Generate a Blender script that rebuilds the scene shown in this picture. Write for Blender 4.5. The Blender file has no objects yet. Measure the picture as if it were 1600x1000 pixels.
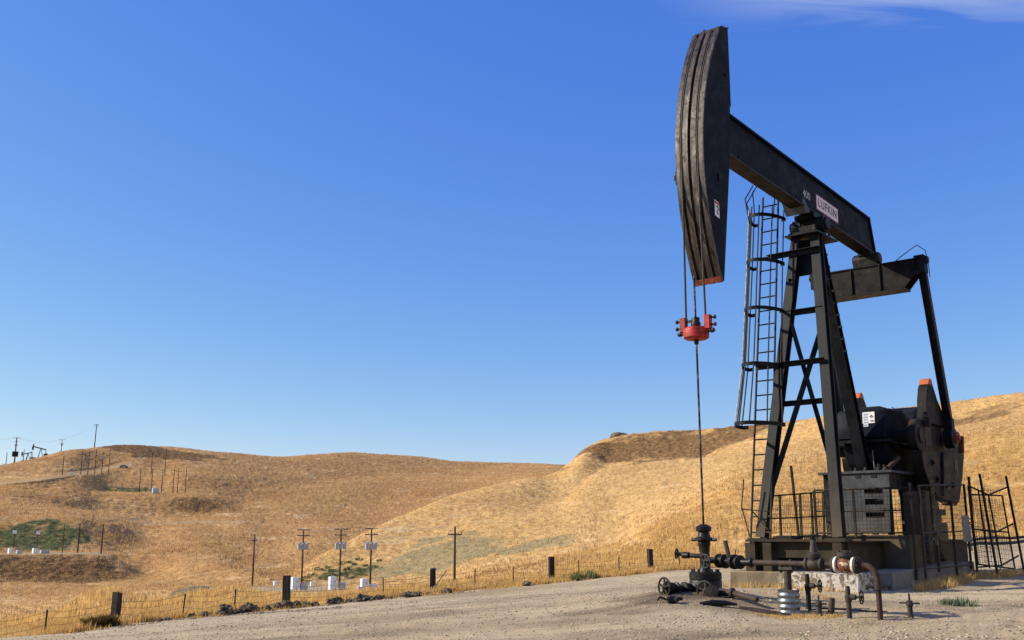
import bpy, bmesh, math, random
import numpy as np
from mathutils import Vector, Matrix

R = math.radians
random.seed(7)
rng = np.random.default_rng(11)
scene = bpy.context.scene
COL = scene.collection

# ------------------------------------------------------------------ camera
cam_data = bpy.data.cameras.new('camera')
cam_data.sensor_width = 36.0
cam_data.lens = 36.0
cam_data.clip_start = 0.1
cam_data.clip_end = 20000.0
cam = bpy.data.objects.new('camera', cam_data)
COL.objects.link(cam)
cam.location = (0.0, 0.0, 1.6)
cam.rotation_euler = (R(90 + 11.997), 0, 0)
scene.camera = cam

# ------------------------------------------------------------------ sky and sun
SUN_EL = 31.0
SUN_AZ = -86.0          # compass angle from +Y, clockwise: the sun stands to the left, a little beyond the camera
world = bpy.data.worlds.new('World')
scene.world = world
world.use_nodes = True
wn = world.node_tree.nodes; wl = world.node_tree.links
wn.clear()
w_out = wn.new('ShaderNodeOutputWorld')
w_bg = wn.new('ShaderNodeBackground')
w_sky = wn.new('ShaderNodeTexSky')
w_sky.sky_type = 'NISHITA'
w_sky.sun_disc = False
w_sky.sun_elevation = R(SUN_EL)
w_sky.sun_rotation = R(SUN_AZ)
w_sky.altitude = 300.0
w_sky.air_density = 1.0
w_sky.dust_density = 0.3
w_sky.ozone_density = 2.6
w_bg.inputs['Strength'].default_value = 0.126
# thin high cirrus: a streaky noise in the direction of the sky
w_tc = wn.new('ShaderNodeTexCoord')
w_sep = wn.new('ShaderNodeSeparateXYZ')
wl.new(w_tc.outputs['Generated'], w_sep.inputs[0])
def wmath(op, a, b=None, c=None):
    n = wn.new('ShaderNodeMath'); n.operation = op
    for i, v in enumerate((a, b, c)):
        if v is None: continue
        if isinstance(v, (int, float)): n.inputs[i].default_value = v
        else: wl.new(v, n.inputs[i])
    return n.outputs[0]
zc = wmath('MAXIMUM', w_sep.outputs['Z'], 0.05)
px_ = wmath('DIVIDE', w_sep.outputs['X'], zc)
py_ = wmath('DIVIDE', w_sep.outputs['Y'], zc)
w_cmb = wn.new('ShaderNodeCombineXYZ')
wl.new(px_, w_cmb.inputs[0]); wl.new(py_, w_cmb.inputs[1])
w_map = wn.new('ShaderNodeMapping'); w_map.vector_type = 'POINT'
w_map.inputs['Rotation'].default_value = (0, 0, R(-6))
w_map.inputs['Scale'].default_value = (1.5, 6.0, 1.0)
wl.new(w_cmb.outputs[0], w_map.inputs['Vector'])
w_noi = wn.new('ShaderNodeTexNoise')
w_noi.inputs['Scale'].default_value = 1.6
w_noi.inputs['Detail'].default_value = 6.0
w_noi.inputs['Roughness'].default_value = 0.55
w_noi.inputs['Distortion'].default_value = 0.5
wl.new(w_map.outputs[0], w_noi.inputs['Vector'])
def wrange(v, a, b, c=0.0, d=1.0):
    n = wn.new('ShaderNodeMapRange'); n.interpolation_type = 'SMOOTHSTEP'
    wl.new(v, n.inputs['Value'])
    for k, x in zip(('From Min', 'From Max', 'To Min', 'To Max'), (a, b, c, d)): n.inputs[k].default_value = x
    return n.outputs[0]
# a sheet of cirrus that covers the sky overhead and to the right, its ragged rim just entering the picture
rim = wmath('ADD', py_, wmath('MULTIPLY', wmath('SUBTRACT', w_noi.outputs['Fac'], 0.5), 0.45))
cf = wmath('MULTIPLY', wrange(rim, 1.64, 1.90, 1.0, 0.0), wrange(px_, 0.22, 0.62))
cf = wmath('MULTIPLY', cf, wrange(w_noi.outputs['Fac'], 0.30, 0.62, 0.25, 1.0))
w_hs = wn.new('ShaderNodeHueSaturation')
w_hs.inputs['Saturation'].default_value = 1.12
w_hs.inputs['Hue'].default_value = 0.508
wl.new(w_sky.outputs[0], w_hs.inputs['Color'])
w_mix = wn.new('ShaderNodeMixRGB')
w_mix.inputs['Color2'].default_value = (3.6, 3.95, 4.75, 1)
wl.new(cf, w_mix.inputs['Fac'])
w_tint = wn.new('ShaderNodeMixRGB'); w_tint.blend_type = 'MULTIPLY'; w_tint.inputs['Fac'].default_value = 1.0
w_tint.inputs['Color2'].default_value = (0.97, 0.99, 1.16, 1)          # the photograph's white balance
wl.new(w_hs.outputs[0], w_tint.inputs['Color1'])
# film response of the photograph's sky: deeper towards the zenith, a softer shoulder at the horizon
SKY_S = 0.1847
w_sp = wn.new('ShaderNodeSeparateColor'); wl.new(w_tint.outputs[0], w_sp.inputs[0])
w_cb = wn.new('ShaderNodeCombineColor')
for i, (A_, g_) in enumerate(((0.760, 1.137), (0.705, 0.888), (0.815, 0.31))):
    e = wmath('POWER', wmath('MULTIPLY', w_sp.outputs[i], SKY_S), g_)
    wl.new(wmath('MULTIPLY', e, A_ / 0.1847), w_cb.inputs[i])
wl.new(w_cb.outputs[0], w_mix.inputs['Color1'])
wl.new(w_mix.outputs[0], w_bg.inputs['Color'])
wl.new(w_bg.outputs[0], w_out.inputs['Surface'])

sun_data = bpy.data.lights.new('sun', 'SUN')
sun_data.energy = 5.0
sun_data.angle = R(0.53)
sun_data.color = (1.0, 0.90, 0.72)
sun = bpy.data.objects.new('sun', sun_data)
COL.objects.link(sun)
sdir = Vector((math.sin(R(SUN_AZ)) * math.cos(R(SUN_EL)), math.cos(R(SUN_AZ)) * math.cos(R(SUN_EL)), math.sin(R(SUN_EL))))
sun.rotation_euler = sdir.to_track_quat('Z', 'Y').to_euler()
sun.location = sdir * 100

scene.view_settings.view_transform = 'Standard'
scene.view_settings.look = 'None'
scene.view_settings.gamma = 1.0
scene.view_settings.exposure = 0.55
scene.view_settings.use_curve_mapping = False
scene.render.film_transparent = False
try:
    scene.cycles.use_adaptive_sampling = True
    scene.cycles.use_denoising = True
    scene.cycles.max_bounces = 6
except Exception:
    pass

# ------------------------------------------------------------------ material helpers
class NT:
    def __init__(self, name, rough=0.8, metallic=0.0, spec=0.3):
        m = bpy.data.materials.new(name); m.use_nodes = True
        self.m = m; self.n = m.node_tree.nodes; self.l = m.node_tree.links
        self.b = self.n['Principled BSDF']
        self.b.inputs['Roughness'].default_value = rough
        self.b.inputs['Metallic'].default_value = metallic
        self.b.inputs['Specular IOR Level'].default_value = spec
        g = self.n.new('ShaderNodeNewGeometry'); self.pos = g.outputs['Position']; self.nrm = g.outputs['Normal']
        t = self.n.new('ShaderNodeTexCoord'); self.obj = t.outputs['Object']
    def link(self, a, b): self.l.new(a, b)
    def put(self, sock, v):
        if isinstance(v, (int, float)): sock.default_value = v
        elif isinstance(v, (tuple, list)):
            sock.default_value = tuple(v) + ((1,) if len(v) == 3 and len(sock.default_value) == 4 else ())
        else: self.l.new(v, sock)
    def noise(self, vec, scale, detail=4, rough=0.55, dist=0.0, col=False):
        n = self.n.new('ShaderNodeTexNoise')
        n.inputs['Scale'].default_value = scale; n.inputs['Detail'].default_value = detail
        n.inputs['Roughness'].default_value = rough; n.inputs['Distortion'].default_value = dist
        if vec is not None: self.l.new(vec, n.inputs['Vector'])
        return n.outputs['Color' if col else 'Fac']
    def voronoi(self, vec, scale, feature='F1', out='Distance'):
        n = self.n.new('ShaderNodeTexVoronoi'); n.feature = feature
        n.inputs['Scale'].default_value = scale
        self.l.new(vec, n.inputs['Vector']); return n.outputs[out]
    def mapping(self, vec, scale=(1, 1, 1), rot=(0, 0, 0)):
        n = self.n.new('ShaderNodeMapping')
        n.inputs['Scale'].default_value = scale; n.inputs['Rotation'].default_value = rot
        self.l.new(vec, n.inputs['Vector']); return n.outputs[0]
    def ramp(self, fac, stops, interp='LINEAR'):
        n = self.n.new('ShaderNodeValToRGB'); cr = n.color_ramp; cr.interpolation = interp
        while len(cr.elements) < len(stops): cr.elements.new(0.5)
        for e, (p, c) in zip(cr.elements, stops):
            e.position = p; e.color = (c[0], c[1], c[2], 1) if not isinstance(c, (int, float)) else (c, c, c, 1)
        self.l.new(fac, n.inputs[0]); return n.outputs[0]
    def mix(self, fac, a, b, mode='MIX'):
        n = self.n.new('ShaderNodeMixRGB'); n.blend_type = mode
        self.put(n.inputs['Fac'], fac); self.put(n.inputs['Color1'], a); self.put(n.inputs['Color2'], b)
        return n.outputs[0]
    def math(self, op, a, b=None, clamp=False):
        n = self.n.new('ShaderNodeMath'); n.operation = op; n.use_clamp = clamp
        self.put(n.inputs[0], a)
        if b is not None: self.put(n.inputs[1], b)
        return n.outputs[0]
    def rng(self, v, a, b, c=0.0, d=1.0, smooth=True):
        n = self.n.new('ShaderNodeMapRange')
        if smooth: n.interpolation_type = 'SMOOTHSTEP'
        self.put(n.inputs['Value'], v)
        n.inputs['From Min'].default_value = a; n.inputs['From Max'].default_value = b
        n.inputs['To Min'].default_value = c; n.inputs['To Max'].default_value = d
        return n.outputs[0]
    def attr(self, name):
        n = self.n.new('ShaderNodeAttribute'); n.attribute_name = name; return n
    def sep(self, v):
        n = self.n.new('ShaderNodeSeparateXYZ'); self.l.new(v, n.inputs[0]); return n.outputs
    def seprgb(self, v):
        n = self.n.new('ShaderNodeSeparateColor'); self.l.new(v, n.inputs[0]); return n.outputs
    def bump(self, h, strength=0.3, dist=0.02, prev=None):
        n = self.n.new('ShaderNodeBump'); n.inputs['Strength'].default_value = strength
        n.inputs['Distance'].default_value = dist; self.l.new(h, n.inputs['Height'])
        if prev is not None: self.l.new(prev, n.inputs['Normal'])
        return n.outputs[0]
    def done(self, color=None, normal=None, rough=None):
        if color is not None: self.put(self.b.inputs['Base Color'], color)
        if normal is not None: self.l.new(normal, self.b.inputs['Normal'])
        if rough is not None: self.put(self.b.inputs['Roughness'], rough)
        return self.m

M = {}
def painted(name, col, dust=(0.20, 0.155, 0.09), dust_lo=1.4, dust_hi=5.0, dust_amt=0.75, rough=0.45, var=0.25, rust=0.0, grime_scale=3.0, spec=0.13, streak=0.22):
    """dark paint with chips, streaks and road dust that has settled thicker near the ground"""
    t = NT(name, rough, 0.0, spec)
    n1 = t.noise(t.obj, grime_scale, 6, 0.65)
    st = t.noise(t.mapping(t.obj, (6, 6, 0.5)), 1.5, 5, 0.6)
    c = t.mix(t.rng(n1, 0.35, 0.75), col, tuple(min(1, x * (1 + var * 3) + 0.004) for x in col))
    c = t.mix(t.math('MULTIPLY', t.rng(st, 0.60, 0.76), streak), c, (0.07, 0.060, 0.048))
    if rust > 0:
        rn = t.noise(t.obj, 5.0, 8, 0.7, 0.4)
        c = t.mix(t.math('MULTIPLY', t.rng(rn, 0.60 - 0.12 * rust, 0.72), 0.8), c, (0.09, 0.038, 0.018))
    z = t.sep(t.pos)[2]
    dn = t.noise(t.pos, 1.3, 5, 0.6)
    dz = t.rng(t.math('ADD', z, t.math('MULTIPLY', t.math('SUBTRACT', dn, 0.5), 2.2)), dust_lo, dust_hi, 1.0, 0.0)
    up = t.math('MAXIMUM', t.sep(t.nrm)[2], 0.0)
    d = t.math('MULTIPLY', dz, dust_amt)
    d = t.math('ADD', d, t.math('MULTIPLY', up, 0.06), clamp=True)
    d = t.math('MULTIPLY', d, t.rng(n1, 0.2, 0.7, 0.55, 1.0))
    c = t.mix(d, c, dust)
    rr = t.math('ADD', t.rng(n1, 0.3, 0.7, rough - 0.08, rough + 0.18), t.math('MULTIPLY', d, 0.3), clamp=True)
    return t.done(c, t.bump(t.noise(t.obj, 14, 5, 0.6), 0.12, 0.01), rr)

M['black'] = painted('black_paint', (0.0042, 0.0052, 0.0078), dust_hi=2.6, dust_amt=0.4, streak=0.10)
M['navy'] = painted('navy_black_paint', (0.0026, 0.0040, 0.0105), dust_amt=0.05, rough=0.55, spec=0.06, var=0.12, streak=0.03)
M['black_rusty'] = painted('rusty_black_paint', (0.0048, 0.0044, 0.0046), rust=0.3, dust_amt=0.1, streak=0.10)
M['stand'] = painted('stand_grey_paint', (0.038, 0.042, 0.049), dust_amt=0.22, dust_lo=1.2, dust_hi=3.0, rust=0.3)
M['leg'] = painted('leg_grey_black_paint', (0.0085, 0.0098, 0.0120), dust=(0.115, 0.090, 0.054), dust_lo=0.7, dust_hi=3.7, dust_amt=0.85, streak=0.12)
M['skid'] = painted('skid_dusty_paint', (0.011, 0.010, 0.008), dust=(0.085, 0.064, 0.038), dust_lo=0.5, dust_hi=3.0, dust_amt=0.5, rust=0.6)
M['crank'] = painted('crank_black_paint', (0.0048, 0.0048, 0.0060), dust_amt=0.05, streak=0.06, rust=0.3, rough=0.5)
M['guard'] = painted('guard_dark_paint', (0.012, 0.011, 0.010), dust_lo=0.3, dust_hi=2.5, dust_amt=0.3, rust=0.6)

def worn_face():
    t = NT('worn_horsehead_face', 0.38, 0.45, 0.5)
    vec = t.mapping(t.obj, (3.5, 5, 0.8))
    n1 = t.noise(vec, 1.9, 9, 0.68, 0.6)
    n2 = t.noise(t.obj, 7, 8, 0.7, 0.3)
    n3 = t.noise(t.obj, 0.9, 4, 0.6)
    c = t.ramp(n1, [(0.30, (0.010, 0.008, 0.0075)), (0.48, (0.034, 0.027, 0.024)), (0.60, (0.085, 0.070, 0.062)), (0.74, (0.22, 0.195, 0.18))])
    c = t.mix(t.rng(n2, 0.48, 0.66), c, (0.036, 0.016, 0.011))
    c = t.mix(t.math('MULTIPLY', t.rng(n3, 0.5, 0.66), 0.55), c, (0.02, 0.017, 0.016))
    rough = t.rng(n2, 0.35, 0.7, 0.34, 0.72)
    return t.done(c, t.bump(n2, 0.25, 0.012), rough)
M['face'] = worn_face()

def simple(name, c1, c2, scale=6, rough=0.7, metallic=0.0, detail=5, bump=0.15, bdist=0.01, lo=0.35, hi=0.68, spec=0.3, stretch=(1, 1, 1)):
    t = NT(name, rough, metallic, spec)
    n = t.noise(t.mapping(t.obj, stretch), scale, detail, 0.62)
    c = t.mix(t.rng(n, lo, hi), c1, c2)
    return t.done(c, t.bump(t.noise(t.obj, scale * 3, 5, 0.6), bump, bdist) if bump else None)
M['red'] = simple('red_paint', (0.42, 0.024, 0.015), (0.16, 0.014, 0.011), 11, 0.55, 0, 8, 0.25, lo=0.40, hi=0.66)
M['red_dark'] = simple('dull_red_paint', (0.30, 0.028, 0.022), (0.10, 0.022, 0.018), 14, 0.6)
M['orange'] = simple('orange_paint', (0.46, 0.13, 0.05), (0.34, 0.09, 0.04), 6, 0.55)
M['orange_dull'] = simple('dull_orange_paint', (0.26, 0.05, 0.022), (0.09, 0.022, 0.013), 9, 0.6)
M['sticker'] = simple('white_sticker', (0.72, 0.72, 0.72), (0.55, 0.56, 0.58), 12, 0.5, bump=0)
M['sticker_blue'] = simple('printed_pale_blue', (0.40, 0.47, 0.60), (0.52, 0.57, 0.68), 20, 0.5, bump=0)
M['sticker_ink'] = simple('printed_dark_ink', (0.05, 0.05, 0.06), (0.09, 0.09, 0.1), 20, 0.6, bump=0)
M['sticker_red'] = simple('printed_dull_red', (0.35, 0.06, 0.05), (0.28, 0.08, 0.07), 20, 0.6, bump=0)
M['plate_white'] = simple('sign_white', (0.70, 0.60, 0.66), (0.58, 0.50, 0.56), 9, 0.55, bump=0)
M['plate_magenta'] = simple('sign_magenta', (0.16, 0.012, 0.06), (0.10, 0.010, 0.04), 9, 0.5, bump=0)
M['paint_white'] = simple('white_stencil', (0.55, 0.57, 0.62), (0.20, 0.21, 0.25), 16, 0.7, bump=0)
M['rust_pipe'] = simple('rusty_pipe', (0.060, 0.040, 0.032), (0.030, 0.023, 0.020), 7, 0.75, 0.1, 8, 0.3)
M['rust_red'] = simple('red_rust', (0.060, 0.030, 0.021), (0.028, 0.019, 0.016), 9, 0.8, 0.1, 8, 0.35)
M['rust_peel'] = simple('peeling_rust', (0.13, 0.045, 0.025), (0.48, 0.36, 0.26), 12, 0.8, 0.0, 8, 0.4, lo=0.52, hi=0.60)
M['oily'] = simple('oily_black_iron', (0.005, 0.005, 0.006), (0.018, 0.015, 0.013), 8, 0.45, 0.1, 7, 0.4, 0.02, spec=0.25)
M['iron'] = simple('dusty_iron', (0.022, 0.019, 0.017), (0.058, 0.048, 0.038), 9, 0.7, 0.1, 7, 0.3)
M['wheel'] = simple('handwheel_black', (0.009, 0.008, 0.008), (0.030, 0.025, 0.02), 12, 0.6)
M['galv'] = simple('galvanised_steel', (0.26, 0.27, 0.28), (0.13, 0.135, 0.14), 10, 0.42, 0.7, 6, 0.2)
M['steel_light'] = simple('pale_steel', (0.22, 0.22, 0.22), (0.07, 0.07, 0.07), 12, 0.5, 0.3)
M['rope'] = simple('wire_rope', (0.020, 0.019, 0.020), (0.05, 0.045, 0.042), 30, 0.6, 0.3)
M['rod'] = simple('polished_rod', (0.018, 0.016, 0.016), (0.16, 0.14, 0.13), 16, 0.4, 0.3, lo=0.5, hi=0.62, stretch=(1, 1, 0.5))
M['gasket'] = simple('white_flange_paint', (0.72, 0.70, 0.66), (0.50, 0.46, 0.40), 16, 0.6)
M['cabinet'] = simple('cabinet_white', (0.78, 0.79, 0.80), (0.68, 0.69, 0.70), 2, 0.5)
M['cabinet_grey'] = simple('cabinet_grey', (0.42, 0.45, 0.48), (0.34, 0.37, 0.40), 2, 0.5)
M['transformer'] = simple('transformer_grey', (0.36, 0.39, 0.43), (0.28, 0.31, 0.35), 3, 0.5)
M['pole'] = simple('pole_wood', (0.045, 0.026, 0.017), (0.085, 0.05, 0.03), 3, 0.85, stretch=(5, 5, 0.4))
M['post'] = simple('old_tie_wood', (0.020, 0.016, 0.014), (0.055, 0.042, 0.034), 5, 0.9, 0, 8, 0.6, 0.03, stretch=(4, 4, 0.5))
M['tpost'] = simple('rusty_steel_post', (0.05, 0.028, 0.02), (0.09, 0.05, 0.035), 12, 0.8)
M['wire'] = simple('fence_wire', (0.06, 0.045, 0.035), (0.10, 0.08, 0.065), 20, 0.7, 0.3, bump=0)
M['line_wire'] = simple('line_wire', (0.20, 0.20, 0.20), (0.28, 0.28, 0.28), 4, 0.6, 0.3, bump=0)
M['rock'] = simple('dark_rock', (0.040, 0.030, 0.021), (0.165, 0.125, 0.085), 5, 0.95, 0, 9, 0.8, 0.06)
M['rock_tan'] = simple('tan_rock', (0.20, 0.16, 0.10), (0.11, 0.085, 0.055), 2, 0.95, 0, 9, 0.8, 0.3)
M['pebble'] = simple('pale_pebble', (0.44, 0.37, 0.27), (0.27, 0.22, 0.155), 0.8, 0.9, 0, 3, 0.2)
M['pebble_dark'] = simple('dark_pebble', (0.13, 0.10, 0.07), (0.22, 0.175, 0.125), 0.8, 0.9, 0, 3, 0.2)
M['dirt_mound'] = simple('dark_earth', (0.10, 0.085, 0.055), (0.15, 0.125, 0.085), 1.2, 0.95, 0, 8, 0.7, 0.25)
M['car'] = simple('car_paint_grey_blue', (0.26, 0.30, 0.35), (0.22, 0.26, 0.31), 2, 0.3, 0.2, bump=0)
M['glass'] = simple('dark_glass', (0.03, 0.035, 0.04), (0.04, 0.045, 0.05), 2, 0.1, bump=0)
M['tyre'] = simple('rubber', (0.015, 0.015, 0.015), (0.025, 0.024, 0.023), 8, 0.9)
M['far_metal'] = simple('far_pump_grey', (0.055, 0.06, 0.065), (0.09, 0.09, 0.09), 2, 0.6)

def concrete(name, base, white=0.0):
    t = NT(name, 0.92, 0, 0.2)
    n1 = t.noise(t.obj, 2.2, 8, 0.7)
    n2 = t.noise(t.obj, 14, 6, 0.65)
    c = t.mix(t.rng(n1, 0.3, 0.7), base, tuple(x * 0.55 for x in base))
    c = t.mix(t.math('MULTIPLY', t.rng(n2, 0.6, 0.75), 0.5), c, (0.07, 0.055, 0.04))
    if white:
        xo = t.noise(t.obj, 7.0, 9, 0.75, 0.3)
        big = t.noise(t.obj, 0.9, 2, 0.5)
        msk = t.math('MULTIPLY', t.rng(xo, 0.47, 0.53), t.rng(t.math('ADD', t.sep(t.obj)[1], t.math('MULTIPLY', t.math('SUBTRACT', big, 0.5), 3.0)), 0.7, 0.1))
        c = t.mix(t.math('MULTIPLY', msk, white), c, (0.52, 0.49, 0.44))
    h = t.math('ADD', n1, t.math('MULTIPLY', n2, 0.5))
    return t.done(c, t.bump(h, 0.5, 0.03))
M['concrete'] = concrete('bare_concrete', (0.12, 0.095, 0.062))
M['concrete_white'] = concrete('peeling_whitewash_concrete', (0.19, 0.15, 0.10), 0.8)
M['concrete_grey'] = concrete('grey_concrete', (0.24, 0.225, 0.19))

def blades(name, c1, c2, c3, scale=0.6):
    t = NT(name, 0.85, 0, 0.1)
    n = t.noise(t.pos, scale, 4, 0.6)
    f = t.noise(t.pos, 9.0, 3, 0.6)
    c = t.ramp(n, [(0.3, c1), (0.5, c2), (0.7, c3)])
    c = t.mix(t.rng(f, 0.3, 0.7, 0.0, 0.4), c, tuple(x * 0.7 for x in c2))
    t.put(t.b.inputs['Base Color'], c)
    tr = t.n.new('ShaderNodeBsdfTranslucent'); t.link(c, tr.inputs['Color'])
    mx = t.n.new('ShaderNodeMixShader'); mx.inputs[0].default_value = 0.42
    t.link(t.b.outputs[0], mx.inputs[1]); t.link(tr.outputs[0], mx.inputs[2])
    t.link(mx.outputs[0], t.n['Material Output'].inputs['Surface'])
    return t.m
M['straw'] = blades('dry_straw', (0.52, 0.31, 0.10), (0.64, 0.42, 0.155), (0.74, 0.53, 0.24))
M['tussock'] = blades('tussock_straw', (0.38, 0.225, 0.092), (0.56, 0.365, 0.160), (0.70, 0.50, 0.26), 0.05)
M['weed'] = blades('weed_green', (0.10, 0.12, 0.04), (0.14, 0.16, 0.06), (0.20, 0.18, 0.08))
M['weed_pale'] = blades('weed_sage', (0.16, 0.19, 0.10), (0.22, 0.25, 0.15), (0.28, 0.28, 0.18))
M['bush_dark'] = blades('dry_dark_bush', (0.04, 0.026, 0.010), (0.075, 0.048, 0.018), (0.12, 0.08, 0.03))

# hills: dry grass, with weed, bare earth and gravel where the ground cover changes
def hill_material():
    t = NT('dry_grass_hills', 0.95, 0, 0.08)
    cov = t.attr('cover'); ch = t.seprgb(cov.outputs['Color'])
    tone = t.attr('tone').outputs['Fac']
    big = t.noise(t.pos, 0.022, 6, 0.62, 0.4)
    mid = t.noise(t.mapping(t.pos, (1, 1, 2.2)), 0.13, 6, 0.68, 0.3)
    clump = t.noise(t.pos, 0.75, 6, 0.70)
    speck = t.noise(t.pos, 1.7, 3, 0.6)
    fine = t.noise(t.pos, 4.5, 3, 0.6)
    gold = t.ramp(clump, [(0.30, (0.23, 0.118, 0.036)), (0.43, (0.41, 0.242, 0.086)), (0.57, (0.52, 0.332, 0.134)), (0.74, (0.62, 0.436, 0.212))])
    russ = t.ramp(clump, [(0.30, (0.115, 0.048, 0.016)), (0.43, (0.26, 0.128, 0.047)), (0.57, (0.35, 0.190, 0.076)), (0.74, (0.45, 0.280, 0.125))])
    tn = t.math('ADD', tone, t.math('MULTIPLY', t.math('SUBTRACT', big, 0.5), 1.9), clamp=True)
    c = t.mix(tn, gold, russ)
    bank = t.attr('bank').outputs['Fac']
    c = t.mix(t.math('MULTIPLY', bank, 0.75), c, t.ramp(clump, [(0.30, (0.20, 0.098, 0.022)), (0.45, (0.37, 0.200, 0.056)), (0.60, (0.49, 0.295, 0.095)), (0.76, (0.58, 0.39, 0.155))]))
    c = t.mix(t.rng(mid, 0.50, 0.64, 0.0, 0.45), c, t.mix(clump, (0.20, 0.105, 0.040), (0.42, 0.25, 0.10)))
    c = t.mix(t.rng(mid, 0.47, 0.36, 0.0, 0.30), c, (0.56, 0.39, 0.18))
    c = t.mix(t.rng(fine, 0.45, 0.75, 0.0, 0.25), c, (0.60, 0.42, 0.19))
    # trails worn along the contours
    z = t.sep(t.pos)[2]
    wv = t.math('SINE', t.math('ADD', t.math('MULTIPLY', z, 1.9), t.math('MULTIPLY', t.noise(t.pos, 0.035, 4, 0.6), 26.0)))
    tr = t.math('MULTIPLY', t.rng(wv, 0.86, 0.99), t.rng(t.noise(t.pos, 0.05, 3, 0.5), 0.48, 0.60))
    c = t.mix(t.math('MULTIPLY', tr, 0.5), c, (0.60, 0.45, 0.25))
    c = t.mix(t.rng(speck, 0.58, 0.67, 0.0, 0.58), c, (0.105, 0.054, 0.020))
    grey = t.ramp(clump, [(0.3, (0.13, 0.108, 0.055)), (0.55, (0.25, 0.21, 0.11)), (0.75, (0.40, 0.32, 0.165))])
    green = t.ramp(clump, [(0.34, (0.022, 0.030, 0.012)), (0.50, (0.060, 0.072, 0.028)), (0.66, (0.15, 0.135, 0.052)), (0.78, (0.30, 0.22, 0.09))])
    brown = t.ramp(clump, [(0.3, (0.045, 0.025, 0.012)), (0.5, (0.13, 0.072, 0.032)), (0.68, (0.29, 0.165, 0.068))])
    gravel = t.ramp(clump, [(0.3, (0.24, 0.19, 0.115)), (0.55, (0.33, 0.27, 0.17)), (0.75, (0.42, 0.35, 0.23))])
    ragged = t.math('SUBTRACT', t.noise(t.pos, 0.30, 5, 0.7), 0.5)
    def cover(v, w=1.6): return t.rng(t.math('ADD', v, t.math('MULTIPLY', ragged, t.math('MULTIPLY', v, w))), 0.30, 0.75)
    c = t.mix(t.math('MULTIPLY', cover(ch[2]), 0.92), c, brown)
    c = t.mix(t.math('MULTIPLY', cover(cov.outputs['Alpha']), 0.9), c, grey)
    c = t.mix(cover(ch[1], 2.6), c, green)
    c = t.mix(t.rng(ch[0], 0.3, 0.7), c, gravel)
    h = t.math('ADD', clump, t.math('MULTIPLY', fine, 0.35))
    return t.done(c, t.bump(h, 0.40, 0.30))
M['hills'] = hill_material()

def pad_material():
    t = NT('gravel_pad', 0.95, 0, 0.12)
    cov = t.attr('cover'); ch = t.seprgb(cov.outputs['Color'])
    big = t.noise(t.pos, 0.16, 5, 0.6, 0.4)
    mid = t.noise(t.mapping(t.pos, (0.5, 1.6, 1)), 0.9, 6, 0.65, 0.3)
    grit = t.noise(t.pos, 16, 4, 0.7)
    st = t.voronoi(t.pos, 19.0)
    stc = t.voronoi(t.pos, 19.0, 'F1', 'Color')
    c = t.ramp(big, [(0.32, (0.27, 0.20, 0.115)), (0.5, (0.37, 0.285, 0.175)), (0.66, (0.46, 0.37, 0.245))])
    c = t.mix(t.rng(mid, 0.46, 0.66, 0.0, 0.62), c, (0.19, 0.14, 0.085))
    c = t.mix(t.rng(grit, 0.40, 0.72, 0.0, 0.55), c, (0.47, 0.385, 0.26))
    dk = t.noise(t.pos, 27, 3, 0.7)
    c = t.mix(t.rng(dk, 0.55, 0.68, 0.0, 0.75), c, (0.12, 0.09, 0.06))
    sep = t.seprgb(stc)
    stone = t.math('MULTIPLY', t.rng(st, 0.14, 0.22, 1.0, 0.0), t.rng(sep[0], 0.70, 0.74))
    c = t.mix(stone, c, t.mix(sep[1], (0.54, 0.45, 0.32), (0.14, 0.11, 0.075)))
    # oil and water stains around the well, pale wheel-packed lanes
    c = t.mix(t.math('MULTIPLY', ch[2], t.rng(mid, 0.3, 0.65, 0.45, 1.0)), c, (0.085, 0.060, 0.038))
    c = t.mix(t.math('MULTIPLY', ch[0], 0.5), c, (0.42, 0.345, 0.235))
    c = t.mix(t.rng(t.math('ADD', ch[1], t.math('MULTIPLY', t.math('SUBTRACT', grit, 0.5), 0.9)), 0.5, 0.85), c, (0.42, 0.30, 0.15))
    h = t.math('ADD', t.math('MULTIPLY', grit, 0.6), t.math('ADD', t.math('MULTIPLY', dk, -0.5), t.math('MULTIPLY', stone, 0.8)))
    nb = t.bump(mid, 0.5, 0.12)
    return t.done(c, t.bump(h, 0.7, 0.035, nb))
M['pad'] = pad_material()

# ------------------------------------------------------------------ numpy noise
def _hash(ix, iy, seed):
    h = (ix * 374761393 + iy * 668265263 + seed * 974634777) & 0xFFFFFFFF
    h = ((h ^ (h >> 13)) * 1274126177) & 0xFFFFFFFF
    return ((h ^ (h >> 16)) & 0xFFFF) / 65535.0
def vnoise(x, y, seed=0):
    x0 = np.floor(x); y0 = np.floor(y)
    fx = x - x0; fy = y - y0
    fx = fx * fx * (3 - 2 * fx); fy = fy * fy * (3 - 2 * fy)
    ix = x0.astype(np.int64); iy = y0.astype(np.int64)
    a = _hash(ix, iy, seed); b = _hash(ix + 1, iy, seed)
    c = _hash(ix, iy + 1, seed); d = _hash(ix + 1, iy + 1, seed)
    return (a * (1 - fx) + b * fx) * (1 - fy) + (c * (1 - fx) + d * fx) * fy - 0.5
def fbm(x, y, octaves=4, seed=0, gain=0.5):
    s = 0.0; a = 1.0
    for o in range(octaves):
        s = s + a * vnoise(x * 2 ** o, y * 2 ** o, seed + o * 17); a *= gain
    return s
def sstep(a, b, x):
    t = np.clip((x - a) / (b - a), 0, 1); return t * t * (3 - 2 * t)

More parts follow.
